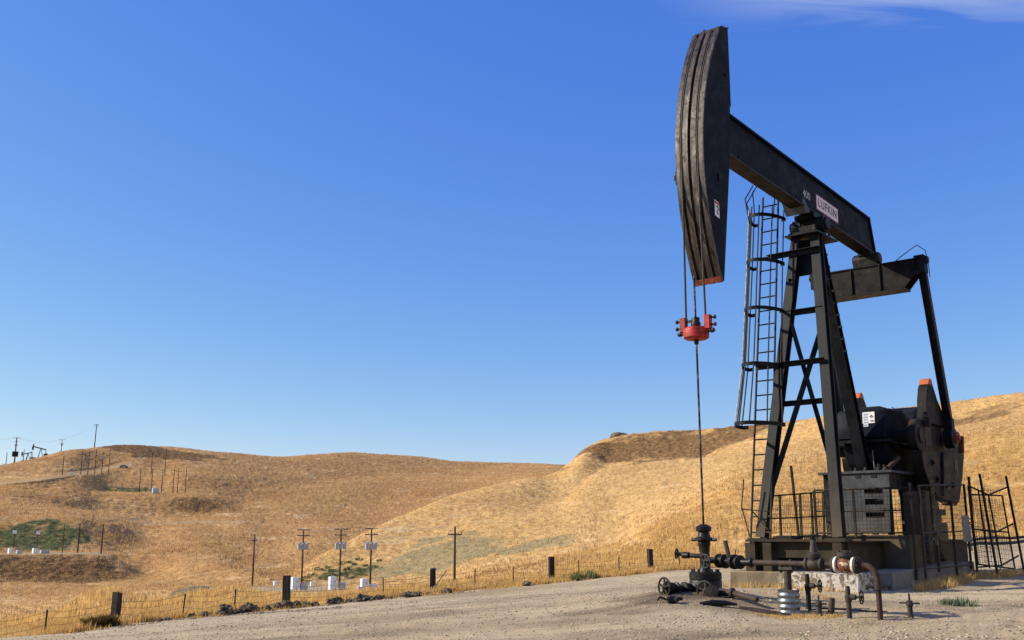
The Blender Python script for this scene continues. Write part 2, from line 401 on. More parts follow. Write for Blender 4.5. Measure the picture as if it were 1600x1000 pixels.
# ------------------------------------------------------------------ the lie of the land
# contour lines of the terrain, surveyed from the camera station: (bearing in degrees, distance in m, height in m)
LINES = [
    ('edge', [(-29.56,28,-1.1),(-23.91,29,-0.89),(-19.83,31,-0.71),(-15.48,32,-0.62),(-11.92,33.5,-0.53),(-6.89,35,-0.39),(-3.46,36,-0.23),(0.0,37,-0.09),(3.47,38,0.09),(6.92,40,0.26),(8.97,42,0.34),(13.01,46,0.43),(16.93,52,0.65),(21.62,58,0.96),(26.03,64,1.22),(30.13,66,1.4)]),
    ('verge', [(-29.6,32,-1.25),(-23.94,33,-1.02),(-19.85,35,-0.84),(-15.5,36,-0.71),(-11.93,37.5,-0.63),(-6.89,39,-0.48),(-3.46,40,-0.31),(0.0,41,-0.15),(3.47,42,0.06),(6.93,44,0.25),(8.98,46,0.36),(13.02,50,0.5),(16.94,56,0.77),(21.64,62,1.12),(26.05,68,1.38),(30.14,70,1.56)]),
    ('floor_near', [(-29.72,110,-6),(-25.69,110,-6),(-16.75,115,-6.3),(-11.91,118,-6.2),(-6.88,108,-5.0),(-1.39,88,-2.26),(2.43,75,-1.02),(5.55,70,-0.39),(8.99,68,0.12),(13.04,70,0.62),(16.98,74,1.26),(21.68,80,1.69),(26.09,86,2.06),(30.19,86,2.22)]),
    ('near_bank', [(-29.84,200,-8.5),(-25.79,200,-8.5),(-16.83,170,-6.5),(-11.97,175,-6.1),(-6.9,150,-5.9),(-1.39,130,-2.49),(2.44,115,-0.86),(5.57,105,-0.02),(9.06,125,3.67),(12.9,160,10.86),(17.26,180,14.97),(22.05,190,17.48),(26.57,190,19.47),(30.74,190,20.1)]),
    ('face', [(-29.9,262,-8.89),(-25.86,262,-8.32),(-21.5,262,-8.37),(-19.53,262,-7.92),(-16.85,215,-7.2),(-12.64,196,-6.4),(-10.33,205,-4.15),(-6.95,218,-2.01),(-2.8,240,3.32),(2.47,280,10.02),(5.67,360,26.82),(9.18,355,28.44),(13.3,330,28.18),(18.6,290,27.07),(23.02,270,27.42),(26.61,260,28.37),(30.79,250,27.95)]),
    ('crest', [(-30.06,280,-2.44),(-25.98,280,-2.45),(-21.91,280,-2.43),(-20.52,282,-3.9),(-19.25,282,-6.94),(-16.92,275,-4.04),(-14.64,240,-5.3),(-12.64,202,-6.0),(-10.36,230,-2.17),(-6.99,270,5.46),(-2.82,320,14.71),(0.71,355,21.36),(2.41,380,25.06),(3.02,386,28.03),(4.27,395,35.66),(5.88,400,40.21),(9.23,400,42.13),(13.37,390,42.21),(18.7,370,43.51),(23.13,350,43.13),(26.73,330,42.98),(30.92,320,42.24)]),
    ('pad_back', [(-30.07,305,-2.02),(-26.0,305,-2.0),(-21.62,305,-1.95),(-20.08,305,-3.18),(-16.96,300,-1.82),(-12.63,230,-8.5),(-10.33,260,-6),(-6.96,300,0),(-2.81,355,8),(2.47,420,18),(5.67,440,32),(13.31,440,38),(26.68,400,48),(30.86,400,48)]),
    ('bank_top', [(-30.24,340,6.54),(-26.15,340,7.46),(-22.66,340,7.82),(-21.27,345,5.84),(-19.2,345,0.43),(-17.0,345,1.99),(-12.7,300,-3.98),(-10.39,340,0.6),(-6.98,390,4.15),(-2.82,430,14.0),(2.48,480,27.71),(5.64,500,25),(13.21,500,25),(26.49,480,40),(30.64,480,40)]),
    ('slope_foot', [(-30.3,400,11.57),(-26.22,400,13.7),(-23.9,415,13.71),(-21.48,445,12.31),(-18.67,452,11.12),(-15.45,455,11.88),(-12.8,455,10.66),(-7.02,525,17.28),(-2.82,565,24.75),(2.48,605,37.47),(5.64,620,30),(26.31,620,30),(30.43,620,30)]),
    ('terrace_edge', [(-30.35,430,15.92),(-26.27,430,18.12),(-24.53,440,18.51),(-22.75,456,18.59),(-21.38,475,19.47),(-17.46,475,19.91),(-16.15,475,18.1),(-14.48,478,13.85),(-12.82,490,15.69),(-7.03,565,23.58),(-2.83,605,30.8),(2.48,645,41.42),(5.64,660,32),(26.31,660,32),(30.43,660,32)]),
    ('terrace_back', [(-30.37,455,18.18),(-26.29,455,20.57),(-24.56,468,21.91),(-22.79,484,23.71),(-21.24,505,22.05),(-17.46,505,22.24),(-16.16,505,21.2),(-14.5,510,19.15),(-12.85,530,21.85),(-7.04,615,32.22),(-2.83,655,38.02),(2.48,695,46.21),(5.64,700,34),(26.31,700,34),(30.43,700,34)]),
    ('road_front', [(-30.38,470,19.22),(-26.3,472,22.83),(-24.59,480,25.1),(-23.42,500,27.98),(-21.63,545,33.22),(-20.41,565,36.93),(-18.81,555,34.07),(-17.52,540,32.16),(-12.89,580,31.69),(-7.06,680,42.47),(-2.84,725,46.35),(2.48,765,52.12),(5.64,770,36),(26.3,770,36),(30.42,770,36)]),
    ('road_back', [(-30.39,482,20.68),(-26.31,484,24.42),(-24.6,492,26.78),(-23.43,512,29.77),(-21.64,557,35.19),(-20.42,580,40.2),(-18.83,580,38.56),(-17.54,570,37.19),(-12.9,610,37.61),(-7.07,710,48.61),(-2.84,755,50.51),(2.49,790,54.25),(5.64,800,36),(26.29,800,36),(30.41,800,36)]),
    ('far_crest', [(-30.45,540,28.37),(-26.38,565,35.37),(-24.68,595,41.66),(-22.93,620,48.86),(-22.03,635,51.77),(-20.96,650,54.66),(-19.54,670,56.59),(-18.26,690,57.45),(-15.96,710,56.4),(-13.28,740,56.75),(-10.91,770,60.9),(-8.49,800,65.12),(-5.68,820,64.59),(-2.84,850,62.42),(0.0,865,61.97),(2.84,880,61.86),(5.66,890,60),(26.38,890,55),(30.51,890,55)]),
]
NAMES = [n for n, _ in LINES]
def ext(pts):
    a = [p[0] for p in pts]; r = [p[1] for p in pts]; z = [p[2] for p in pts]
    mr = (r[0] + r[-1]) / 2; mz = (z[0] + z[-1]) / 2
    a = [-180, -70] + a + [70, 180]
    r = [mr, r[0]] + r + [r[-1], mr]; z = [mz, z[0]] + z + [z[-1], mz]
    return np.array(a), np.array(r), np.array(z)
TAB = [ext(p) for _, p in LINES]

def smooth_interp(x, xp, fp):
    """monotone cubic through the surveyed points"""
    h = np.diff(xp); d = np.diff(fp) / h
    m = np.zeros_like(fp)
    w1 = 2 * h[1:] + h[:-1]; w2 = h[1:] + 2 * h[:-1]
    ok = d[:-1] * d[1:] > 0
    with np.errstate(divide='ignore', invalid='ignore'):
        hm = (w1 + w2) / (w1 / d[:-1] + w2 / d[1:])
    m[1:-1] = np.where(ok, hm, 0); m[0] = d[0] * 0; m[-1] = 0
    k = np.clip(np.searchsorted(xp, x) - 1, 0, len(xp) - 2)
    t = (x - xp[k]) / h[k]
    t2 = t * t; t3 = t2 * t
    return (2 * t3 - 3 * t2 + 1) * fp[k] + (t3 - 2 * t2 + t) * h[k] * m[k] + (-2 * t3 + 3 * t2) * fp[k + 1] + (t3 - t2) * h[k] * m[k + 1]

def nodes_at(az):
    """r and z of every line at the given bearings, plus two rings far beyond the last crest"""
    rs, zs = [], []
    for a, r, z in TAB:
        rs.append(smooth_interp(az, a, r)); zs.append(smooth_interp(az, a, z))
    rs.append(np.full_like(az, 1500.0)); zs.append(np.full_like(az, 5.0))
    rs.append(np.full_like(az, 9000.0)); zs.append(np.full_like(az, -40.0))
    rs = np.array(rs); zs = np.array(zs)
    for k in range(1, len(rs)):
        rs[k] = np.maximum(rs[k], rs[k - 1] + 1.0)
    return rs, zs

# gravel pad: thin-plate spline through spot heights
WELL = np.array([3.5413, 19.3168, 0.6626])
UD = np.array([math.sin(R(40)), math.cos(R(40))]); VD = np.array([math.cos(R(40)), -math.sin(R(40))])
def site(u, v):
    return WELL[0] + u * UD[0] + v * VD[0], WELL[1] + u * UD[1] + v * VD[1]
SPOT = [(0, 0, 0.0), (0, -12, 0.0), (-14, 0, -0.4), (14, 0, 0.2), (0, 14.9, 0.1), (7, 13, 0.27), (13, 15, 0.45), (-8, 14, -0.25), (-13, 22, -0.65),
        (-4, 26, -0.12), (0, 29, 0.03), (4.6, 17.3, 0.30), (5.75, 16.7, 0.36), (3.3, 17.4, 0.40), (1.5, 19.5, 0.42), (4.2, 14.0, 0.22), (9.3, 18.0, 0.45)]
for (u, v, z) in [(0, 0, 0.60), (4, 1.4, 0.49), (4, -1.6, 0.55), (6, 1.95, 0.54), (8.5, 1.95, 0.66), (10.6, 2.2, 0.67), (14, 2.0, 0.75), (9, -3, 0.6), (12, 5, 0.72)]:
    x, y = site(u, v); SPOT.append((x, y, z))
for a, r, z in LINES[0][1]:
    SPOT.append((r * math.sin(R(a)), r * math.cos(R(a)), z))
SP = np.array(SPOT, float)
def _tps_fit():
    n = len(SP); A = np.zeros((n + 3, n + 3))
    d2 = ((SP[:, None, :2] - SP[None, :, :2]) ** 2).sum(-1)
    K = np.where(d2 > 0, 0.5 * d2 * np.log(np.maximum(d2, 1e-12)), 0) + np.eye(n) * 0.5
    A[:n, :n] = K; A[:n, n] = 1; A[:n, n + 1:] = SP[:, :2]; A[n, :n] = 1; A[n + 1:, :n] = SP[:, :2].T
    return np.linalg.solve(A, np.concatenate([SP[:, 2], [0, 0, 0]]))
TPS = _tps_fit()
def pad_z(x, y, detail=True):
    x = np.asarray(x, float); y = np.asarray(y, float)
    z = TPS[-3] + TPS[-2] * x + TPS[-1] * y
    for (sx, sy, _), w in zip(SP, TPS[:-3]):
        d2 = (x - sx) ** 2 + (y - sy) ** 2
        z = z + w * 0.5 * d2 * np.log(np.maximum(d2, 1e-12))
    # spoil heaped round the wellhead
    d = np.hypot(x - WELL[0] + 0.35, (y - WELL[1] + 0.55) * 0.8)
    z = z + 0.09 * np.exp(-(d / 1.1) ** 2)
    if detail:
        near = np.clip(1 - (np.hypot(x, y) - 40) / 30, 0, 1)
        z = z + near * (0.05 * fbm(x * 0.5, y * 0.5, 3, 5) + 0.022 * fbm(x * 2.3, y * 2.3, 3, 9))
    return z

def profile(az, rows):
    """height along one set of bearings. rows = list of (segment index, t array)"""
    rs, zs = nodes_at(az)
    n = len(rs)
    h = np.diff(rs, axis=0); d = np.diff(zs, axis=0) / h
    m = np.zeros_like(zs)
    w1 = 2 * h[1:] + h[:-1]; w2 = h[1:] + 2 * h[:-1]
    ok = d[:-1] * d[1:] > 0
    with np.errstate(divide='ignore', invalid='ignore'):
        hm = (w1 + w2) / (w1 / d[:-1] + w2 / d[1:])
    m[1:-1] = np.where(ok, hm, 0); m[0] = d[0]; m[-1] = d[-1]
    rr, zz, ss = [], [], []
    for k, ts in rows:
        for t in ts:
            t2 = t * t; t3 = t2 * t
            rr.append(rs[k] + t * h[k])
            zz.append((2 * t3 - 3 * t2 + 1) * zs[k] + (t3 - 2 * t2 + t) * h[k] * m[k] + (-2 * t3 + 3 * t2) * zs[k + 1] + (t3 - t2) * h[k] * m[k + 1])
            ss.append(k + t)
    return np.array(rr), np.array(zz), np.array(ss)

NSEG = len(LINES) + 1
ROWS_PER = {0: 14, 1: 26, 2: 60, 3: 92, 4: 64, 5: 12, 6: 46, 7: 46, 8: 24, 9: 18, 10: 26, 11: 12, 12: 46}
ROWS = []
for k in range(NSEG):
    nk = ROWS_PER.get(k, 8)
    ROWS.append((k, np.linspace(0, 1, nk, endpoint=False)))
ROWS.append((NSEG - 1, np.array([1.0])))

AZ = np.concatenate([np.arange(-180, -60, 8.0), np.arange(-60, -30, 1.5), np.linspace(-30, 30, 1001), np.arange(31.5, 60, 1.5), np.arange(60, 180.1, 8.0)])
RR, ZZ, SS = profile(AZ, ROWS)
SS = np.broadcast_to(SS[:, None], RR.shape)
AA = np.broadcast_to(AZ, RR.shape)
XX = RR * np.sin(np.radians(AA)); YY = RR * np.cos(np.radians(AA))
# swales, cattle trails and tussocks
amp = sstep(60, 200, RR) * (1 - sstep(1000, 1500, RR))
flat = np.zeros_like(RR)
i_crest = NAMES.index('crest'); i_te = NAMES.index('terrace_edge'); i_rf = NAMES.index('road_front')
flat = np.where((SS > i_crest - 0.05) & (SS < i_crest + 1.05) & (AA < -20.8), 1.0, flat)
flat = np.where((SS > i_te) & (SS < i_te + 1) & (AA < -16.5) & (AA > -22), 0.8, flat)
flat = np.where((SS > i_rf - 0.1) & (SS < i_rf + 1.1) & (AA < -20.3), 1.0, flat)
vall = np.exp(-(((AA + 13) / 6.2) ** 2 + ((RR - 150) / 26) ** 2) ** 2)
flat = np.maximum(flat, vall)
keep = 1 - flat
big_n = fbm(XX / 60, YY / 60, 3, 21)
ZZ = ZZ + amp * keep * big_n * 1.3 * sstep(80, 300, RR)
swale = fbm(XX / 17, YY / 17, 3, 33)
ZZ = ZZ + amp * keep * swale * 0.45
tus = fbm(XX / 2.6, YY / 2.6, 3, 41, 0.6)
tus2 = fbm(XX / 1.1, YY / 1.1, 2, 57)
near_t = sstep(45, 75, RR)
grow = 1 + 0.6 * sstep(250, 500, RR)
ZZ = ZZ + keep * near_t * (1 - sstep(1000, 1500, RR)) * grow * (0.30 * tus + 0.26 * tus2)
# grassy hummocks just beyond the fence
ZZ = ZZ + 1.5 * np.exp(-((AA + 21.0) / 1.7) ** 2 - ((RR - 62) / 9) ** 2) + 1.0 * np.exp(-((AA + 15.5) / 3.2) ** 2 - ((RR - 60) / 8) ** 2) + 0.8 * np.exp(-((AA + 13.2) / 1.0) ** 2 - ((RR - 190) / 10) ** 2)
# keep the pad edge stitched to the pad
e_w = 1 - sstep(0.0, 0.6, SS)
ZZ = ZZ * (1 - e_w) + e_w * pad_z(XX, YY)

def blob(a0, r0, sa, sr, seed, soft=0.5):
    d = np.sqrt(((AA - a0) / sa) ** 2 + ((RR - r0) / sr) ** 2) + 0.7 * fbm(XX / 9, YY / 9, 3, seed)
    return 1 - sstep(1 - soft, 1 + soft * 0.4, d)
G_green = np.maximum.reduce([0.85 * blob(-25.3, 324, 4.0, 20, 3, 0.8), 0.7 * blob(-20.2, 514, 1.35, 11, 4), 0.62 * blob(-9.3, 186, 2.4, 28, 5, 0.8),
                             0.4 * blob(-3.6, 188, 2.0, 12, 6, 0.8), 0.35 * blob(-27, 278, 1.2, 8, 8)])
G_grey = np.maximum.reduce([1.0 * blob(-4.4, 192, 4.8, 44, 12, 0.8), 0.9 * blob(1.4, 172, 2.6, 24, 13, 0.8), 0.5 * blob(-9, 195, 3, 30, 14, 0.8), 0.5 * blob(-22.6, 322, 1.4, 18, 15), 0.35 * blob(17.5, 130, 3.5, 40, 16, 0.9)])
G_brown = np.maximum.reduce([1.25 * blob(-25, 271, 5.8, 12, 22, 0.6), 1.3 * blob(-19.2, 630, 3.2, 30, 23, 0.6), 0.45 * blob(-23.6, 552, 2.2, 20, 24, 0.9),
                             1.15 * blob(8.4, 374, 6.6, 24, 25, 0.8), 0.65 * blob(24, 285, 3.6, 17, 26, 0.8), 0.7 * blob(-17, 464, 2.6, 10, 28, 1.0), 0.4 * blob(-11.5, 700, 4, 30, 29, 0.9)])
G_gravel = np.zeros_like(RR)
G_gravel = np.where((SS > i_crest + 0.02) & (SS < i_crest + 0.55) & (AA < -21), 1.0, G_gravel)
G_gravel = np.where((SS > i_rf) & (SS < i_rf + 1) & (AA < -20.2), 0.52, G_gravel)
i_sf = NAMES.index('slope_foot')
G_gravel = np.maximum(G_gravel, 0.5 * (np.abs(SS - i_sf + 0.25) < 0.05) * (AA > -21.3) * (AA < -14.3))      # footpath below the small terrace
G_gravel = np.maximum(G_gravel, 0.95 * sstep(0.45, 0.75, vall + 0.25 * fbm(XX / 8, YY / 8, 3, 71)))
G_gravel = np.maximum(G_gravel, (1 - sstep(0.15, 0.35, SS + 0.1 * fbm(XX / 1.5, YY / 1.5, 2, 77))) * 0.8)
G_gravel = np.maximum(G_gravel, sstep(20, 24, AA) * (1 - sstep(60, 75, np.abs(AA))) * (1 - sstep(1.2, 1.6, SS)))
tone = np.clip(sstep(i_crest + 0.5, i_crest + 1.2, SS) * 0.85 + (AA < -12.5) * sstep(150, 215, RR) * 0.85, 0, 0.85)

def grid_mesh(name, X, Y, Z, attrs, mat, wrap=True):
    nr, nc = X.shape
    v = np.stack([X, Y, Z], -1).reshape(-1, 3)
    i = np.arange(nr - 1)[:, None] * nc + np.arange(nc - 1)[None, :]
    f = np.stack([i, i + 1, i + nc + 1, i + nc], -1).reshape(-1, 4)
    me = bpy.data.meshes.new(name)
    me.vertices.add(len(v)); me.vertices.foreach_set('co', v.astype(np.float32).ravel())
    me.loops.add(len(f) * 4); me.loops.foreach_set('vertex_index', f.astype(np.int32)[:, ::-1].ravel())
    me.polygons.add(len(f)); me.polygons.foreach_set('loop_start', np.arange(len(f), dtype=np.int32) * 4)
    me.polygons.foreach_set('use_smooth', np.ones(len(f), bool))
    me.update(calc_edges=True)
    for an, typ, arr in attrs:
        at = me.attributes.new(an, typ, 'POINT')
        at.data.foreach_set('color' if typ == 'FLOAT_COLOR' else 'value', arr.astype(np.float32).ravel())
    me.materials.append(mat)
    ob = bpy.data.objects.new(name, me); COL.objects.link(ob)
    ob['kind'] = 'structure'
    return ob
cover = np.stack([G_gravel, G_green, G_brown, G_grey], -1)
i_nb = NAMES.index('near_bank')
bank = np.maximum.reduce([sstep(4, 8, AA) * (1 - sstep(i_nb - 0.1, i_nb + 0.25, SS + 0.25 * fbm(XX / 14, YY / 14, 3, 61))), np.exp(-((AA + 21.0) / 2.4) ** 2 - ((RR - 62) / 14) ** 2),
                          np.exp(-((AA + 15.5) / 4.2) ** 2 - ((RR - 60) / 16) ** 2), 0.9 * (1 - sstep(30, 80, RR)), 0.8 * np.exp(-((AA + 13.0) / 1.4) ** 2 - ((RR - 192) / 14) ** 2), 0.6 * blob(-4.5, 140, 5, 22, 63, 0.8)])
hills = grid_mesh('hills', XX, YY, ZZ, [('cover', 'FLOAT_COLOR', cover), ('tone', 'FLOAT', tone), ('bank', 'FLOAT', bank)], M['hills'])
hills['label'] = 'dry golden grass hills and valley rising behind the gravel pad'
hills['category'] = 'hills'

# gravel pad from the camera station to the road edge
edge_r = smooth_interp(AZ, TAB[0][0], TAB[0][1])
tt = np.concatenate([np.linspace(0.0, 0.30, 30, endpoint=False), np.linspace(0.30, 1.0, 200)])
PR = 0.3 + tt[:, None] * (edge_r[None, :] + 0.25 - 0.3)
PA = np.broadcast_to(AZ, PR.shape)
PX = PR * np.sin(np.radians(PA)); PY = PR * np.cos(np.radians(PA))
PZ = pad_z(PX, PY)
def pblob(x, y, rx, ry, seed, rot=0):
    c, s = math.cos(rot), math.sin(rot)
    dx = PX - x; dy = PY - y
    d = np.sqrt(((dx * c + dy * s) / rx) ** 2 + ((-dx * s + dy * c) / ry) ** 2) + 0.9 * fbm(PX / 1.3, PY / 1.3, 4, seed)
    return 1 - sstep(0.5, 1.15, d)
# wheel ruts, curving across the pad
def rut(off, seed):
    c = 9.5 + off + 0.03 * (PX - 3) ** 2 + 0.35 * PX + 0.6 * fbm(PX / 6, PY / 6, 2, seed)
    return np.exp(-((PY - c - 3.0) / 0.16) ** 2)
ruts = rut(0, 1) + rut(1.7, 2) + rut(5.0, 3) * 0.7 + rut(6.7, 4) * 0.7
def track(x0, y0, x1, y1, w, seed):
    L_ = math.hypot(x1 - x0, y1 - y0); ex, ey = (x1 - x0) / L_, (y1 - y0) / L_
    s_ = (PX - x0) * ex + (PY - y0) * ey; d_ = -(PX - x0) * ey + (PY - y0) * ex + 0.25 * fbm(PX / 2.5, PY / 2.5, 3, seed)
    return np.exp(-(d_ / w) ** 2) * sstep(-0.5, 1.0, s_) * (1 - sstep(L_ - 1.5, L_, s_))
ruts = ruts + 1.4 * track(5.6, 13.4, 11.8, 20.6, .09, 5) + 1.0 * track(6.7, 13.1, 12.9, 20.2, .10, 6) + 0.8 * track(-9, 19.5, 2, 22.6, .14, 7) + 0.8 * track(-9, 21.2, 2, 24.2, .14, 8)
PZ = PZ - 0.03 * ruts * (PR > 6)
p_dark = np.clip(np.maximum.reduce([0.9 * pblob(WELL[0] - 0.4, WELL[1] - 0.5, 1.6, 1.3, 81), 0.5 * pblob(1.6, 17.6, 3.0, 0.8, 82, 0.1), 0.4 * pblob(-1.5, 20, 4.5, 0.6, 86, 0.1), 0.4 * pblob(2.4, 15.4, 2.4, 0.45, 87, -0.1), 0.35 * pblob(8.5, 15.5, 2.0, 0.6, 88, 0.5), 0.45 * pblob(-0.5, 24, 6, 1.6, 83, 0.1), 0.4 * pblob(7.5, 18.5, 2.5, 1.0, 84), 0.35 * pblob(-4, 17, 3.5, 0.8, 85, 0.2)]) + 0.32 * np.clip(ruts, 0, 1), 0, 1)
lane = np.exp(-((PY - (27.5 + 0.42 * PX)) / 4.0) ** 2) * 0.9
p_straw = np.clip(np.maximum.reduce([0.55 * pblob(4.75, 16.9, 0.9, 0.5, 91), 0.6 * pblob(8.9, 22.1, 1.6, 0.6, 92, 0.87), sstep(0.985, 1.0, PR / edge_r[None, :] + 0.02 * fbm(PX / 0.8, PY / 0.8, 3, 95))]), 0, 1)
pcov = np.stack([lane, p_straw, p_dark, np.zeros_like(PX)], -1)
pad = grid_mesh('gravel_pad', PX, PY, PZ, [('cover', 'FLOAT_COLOR', pcov)], M['pad'])
pad['label'] = 'pale gravel road and well pad in the foreground'
pad['category'] = 'gravel pad'

def ground_z(x, y):
    r = math.hypot(x, y); az = math.degrees(math.atan2(x, y))
    er = float(smooth_interp(np.array([az]), TAB[0][0], TAB[0][1])[0])
    if r <= er + 0.2:
        return float(pad_z(np.array([x]), np.array([y]))[0])
    j = int(np.argmin(np.abs(AZ - az)))
    return float(np.interp(r, RR[:, j], ZZ[:, j]))
def polar(az, r):
    return r * math.sin(R(az)), r * math.cos(R(az))
def at_ground(az, r):
    x, y = polar(az, r); return x, y, ground_z(x, y)

# ------------------------------------------------------------------ mesh helpers
def frame(d, up=None):
    d = Vector(d).normalized()
    up = Vector(up) if up is not None else (Vector((0, 0, 1)) if abs(d.z) < 0.95 else Vector((1, 0, 0)))
    x = up.cross(d)
    if x.length < 1e-6: x = Vector((1, 0, 0)).cross(d)
    x.normalize(); y = d.cross(x).normalized()
    return x, y, d
class MB:
    """collects shapes that become ONE mesh"""
    def __init__(self): self.v = []; self.f = []; self.mi = []; self.cur = 0
    def add(self, vs, fs):
        o = len(self.v); self.v += [tuple(p) for p in vs]; self.f += [tuple(i + o for i in f) for f in fs]
        self.mi += [self.cur] * len(fs); return self
    def box(self, c, s, rz=0.0):
        cx, cy, cz = c; a, b, h = s[0] / 2, s[1] / 2, s[2] / 2
        ca, sa = math.cos(rz), math.sin(rz)
        vs = []
        for dz in (-h, h):
            for dx, dy in ((-a, -b), (a, -b), (a, b), (-a, b)):
                vs.append((cx + dx * ca - dy * sa, cy + dx * sa + dy * ca, cz + dz))
        return self.add(vs, [(3, 2, 1, 0), (4, 5, 6, 7), (0, 1, 5, 4), (1, 2, 6, 5), (2, 3, 7, 6), (3, 0, 4, 7)])
    def bar(self, p, q, w, h, up=None, w2=None, h2=None):
        p = Vector(p); q = Vector(q); x, y, d = frame(q - p, up)
        w2 = w if w2 is None else w2; h2 = h if h2 is None else h2
        vs = []
        for c, a, b in ((p, w / 2, h / 2), (q, w2 / 2, h2 / 2)):
            vs += [c - x * a - y * b, c + x * a - y * b, c + x * a + y * b, c - x * a + y * b]
        return self.add(vs, [(3, 2, 1, 0), (4, 5, 6, 7), (0, 1, 5, 4), (1, 2, 6, 5), (2, 3, 7, 6), (3, 0, 4, 7)])
    def ibeam(self, p, q, w, h, tf, tw, up=None):
        """H-section, flange width w along x, depth h along y"""
        p = Vector(p); q = Vector(q); x, y, d = frame(q - p, up)
        o = [(-w / 2, -h / 2), (w / 2, -h / 2), (w / 2, -h / 2 + tf), (tw / 2, -h / 2 + tf), (tw / 2, h / 2 - tf), (w / 2, h / 2 - tf),
             (w / 2, h / 2), (-w / 2, h / 2), (-w / 2, h / 2 - tf), (-tw / 2, h / 2 - tf), (-tw / 2, -h / 2 + tf), (-w / 2, -h / 2 + tf)]
        vs = [p + x * a + y * b for a, b in o] + [q + x * a + y * b for a, b in o]
        n = len(o)
        fs = [(i, (i + 1) % n, n + (i + 1) % n, n + i) for i in range(n)]
        for b0, flip in ((0, True), (n, False)):
            for quad in ((0, 1, 2, 11), (11, 2, 3, 10), (10, 3, 4, 9), (9, 4, 5, 8), (8, 5, 6, 7)):
                g = tuple(b0 + i for i in quad); fs.append(g[::-1] if flip else g)
        return self.add(vs, fs)
    def tube(self, pts, r, n=8, caps=True, closed=False):
        pts = [Vector(p) for p in pts]; m = len(pts)
        rs = r if isinstance(r, (list, tuple)) else [r] * m
        vs = []; prevx = None
        for i, p in enumerate(pts):
            if closed: d = pts[(i + 1) % m] - pts[i - 1]
            elif i == 0: d = pts[1] - p
            elif i == m - 1: d = p - pts[i - 1]
            else: d = (pts[i + 1] - p).normalized() + (p - pts[i - 1]).normalized()
            d = d.normalized()
            if prevx is None: x, y, _ = frame(d)
            else:
                x = prevx - d * prevx.dot(d)
                x = x.normalized() if x.length > 1e-6 else frame(d)[0]
                y = d.cross(x)
            prevx = x
            for k in range(n):
                a = 2 * math.pi * k / n
                vs.append(p + (x * math.cos(a) + y * math.sin(a)) * rs[i])
        fs = []
        for i in range(m if closed else m - 1):
            j = (i + 1) % m
            for k in range(n):
                fs.append((i * n + k, i * n + (k + 1) % n, j * n + (k + 1) % n, j * n + k))
        if caps and not closed:
            fs.append(tuple(range(n))[::-1]); fs.append(tuple((m - 1) * n + k for k in range(n)))
        return self.add(vs, fs)
    def lathe(self, p, axis, prof, n=20):
        """prof: list of (distance along axis, radius)"""
        p = Vector(p); x, y, d = frame(axis)
        vs = []
        for h, r in prof:
            for k in range(n):
                a = 2 * math.pi * k / n
                vs.append(p + d * h + (x * math.cos(a) + y * math.sin(a)) * max(r, 1e-4))
        m = len(prof); fs = []
        for i in range(m - 1):
            for k in range(n):
                fs.append((i * n + k, i * n + (k + 1) % n, (i + 1) * n + (k + 1) % n, (i + 1) * n + k))
        fs.append(tuple(range(n))[::-1]); fs.append(tuple((m - 1) * n + k for k in range(n)))
        return self.add(vs, fs)
    def prism(self, loop, off):
        off = Vector(off); n = len(loop)
        vs = [Vector(p) for p in loop] + [Vector(p) + off for p in loop]
        fs = [tuple(range(n))[::-1], tuple(range(n, 2 * n))] + [(i, (i + 1) % n, n + (i + 1) % n, n + i) for i in range(n)]
        return self.add(vs, fs)
    def torus(self, c, axis, Rm, r, n=20, k=8):
        c = Vector(c); x, y, d = frame(axis)
        pts = [c + (x * math.cos(2 * math.pi * i / n) + y * math.sin(2 * math.pi * i / n)) * Rm for i in range(n)]
        return self.tube(pts, r, k, closed=True)
    def build(self, name, mat, parent=None, smooth=35, bevel=0.0, recalc=True):
        me = bpy.data.meshes.new(name)
        me.from_pydata(self.v, [], self.f)
        mats = mat if isinstance(mat, (list, tuple)) else [mat]
        for mm in mats: me.materials.append(M[mm] if isinstance(mm, str) else mm)
        if len(mats) > 1: me.polygons.foreach_set('material_index', self.mi)
        if recalc or bevel:
            bm = bmesh.new(); bm.from_mesh(me)
            if recalc: bmesh.ops.recalc_face_normals(bm, faces=bm.faces)
            if bevel:
                es = [e for e in bm.edges if len(e.link_faces) == 2 and e.calc_face_angle(0) > 0.6]
                bmesh.ops.bevel(bm, geom=es, offset=bevel, segments=1, affect='EDGES', clamp_overlap=True)
            bm.to_mesh(me); bm.free()
        me.polygons.foreach_set('use_smooth', [True] * len(me.polygons))
        if smooth: me.set_sharp_from_angle(angle=R(smooth))
        me.update()
        ob = bpy.data.objects.new(name, me); COL.objects.link(ob)
        if parent is not None: ob.parent = parent
        return ob
def tag(o, label, cat, group=None, kind=None):
    o['label'] = label; o['category'] = cat
    if group: o['group'] = group
    if kind: o['kind'] = kind
    return o
def thing(name, label, cat, loc=(0, 0, 0), rotz=0.0, group=None):
    o = bpy.data.objects.new(name, None); COL.objects.link(o)
    o.empty_display_size = 0.3
    o.location = loc; o.rotation_euler = (0, 0, rotz)
    return tag(o, label, cat, group)
def share(ob, name, parent, mat=None):
    c = ob.copy(); c.name = name; COL.objects.link(c); c.parent = parent
    return c
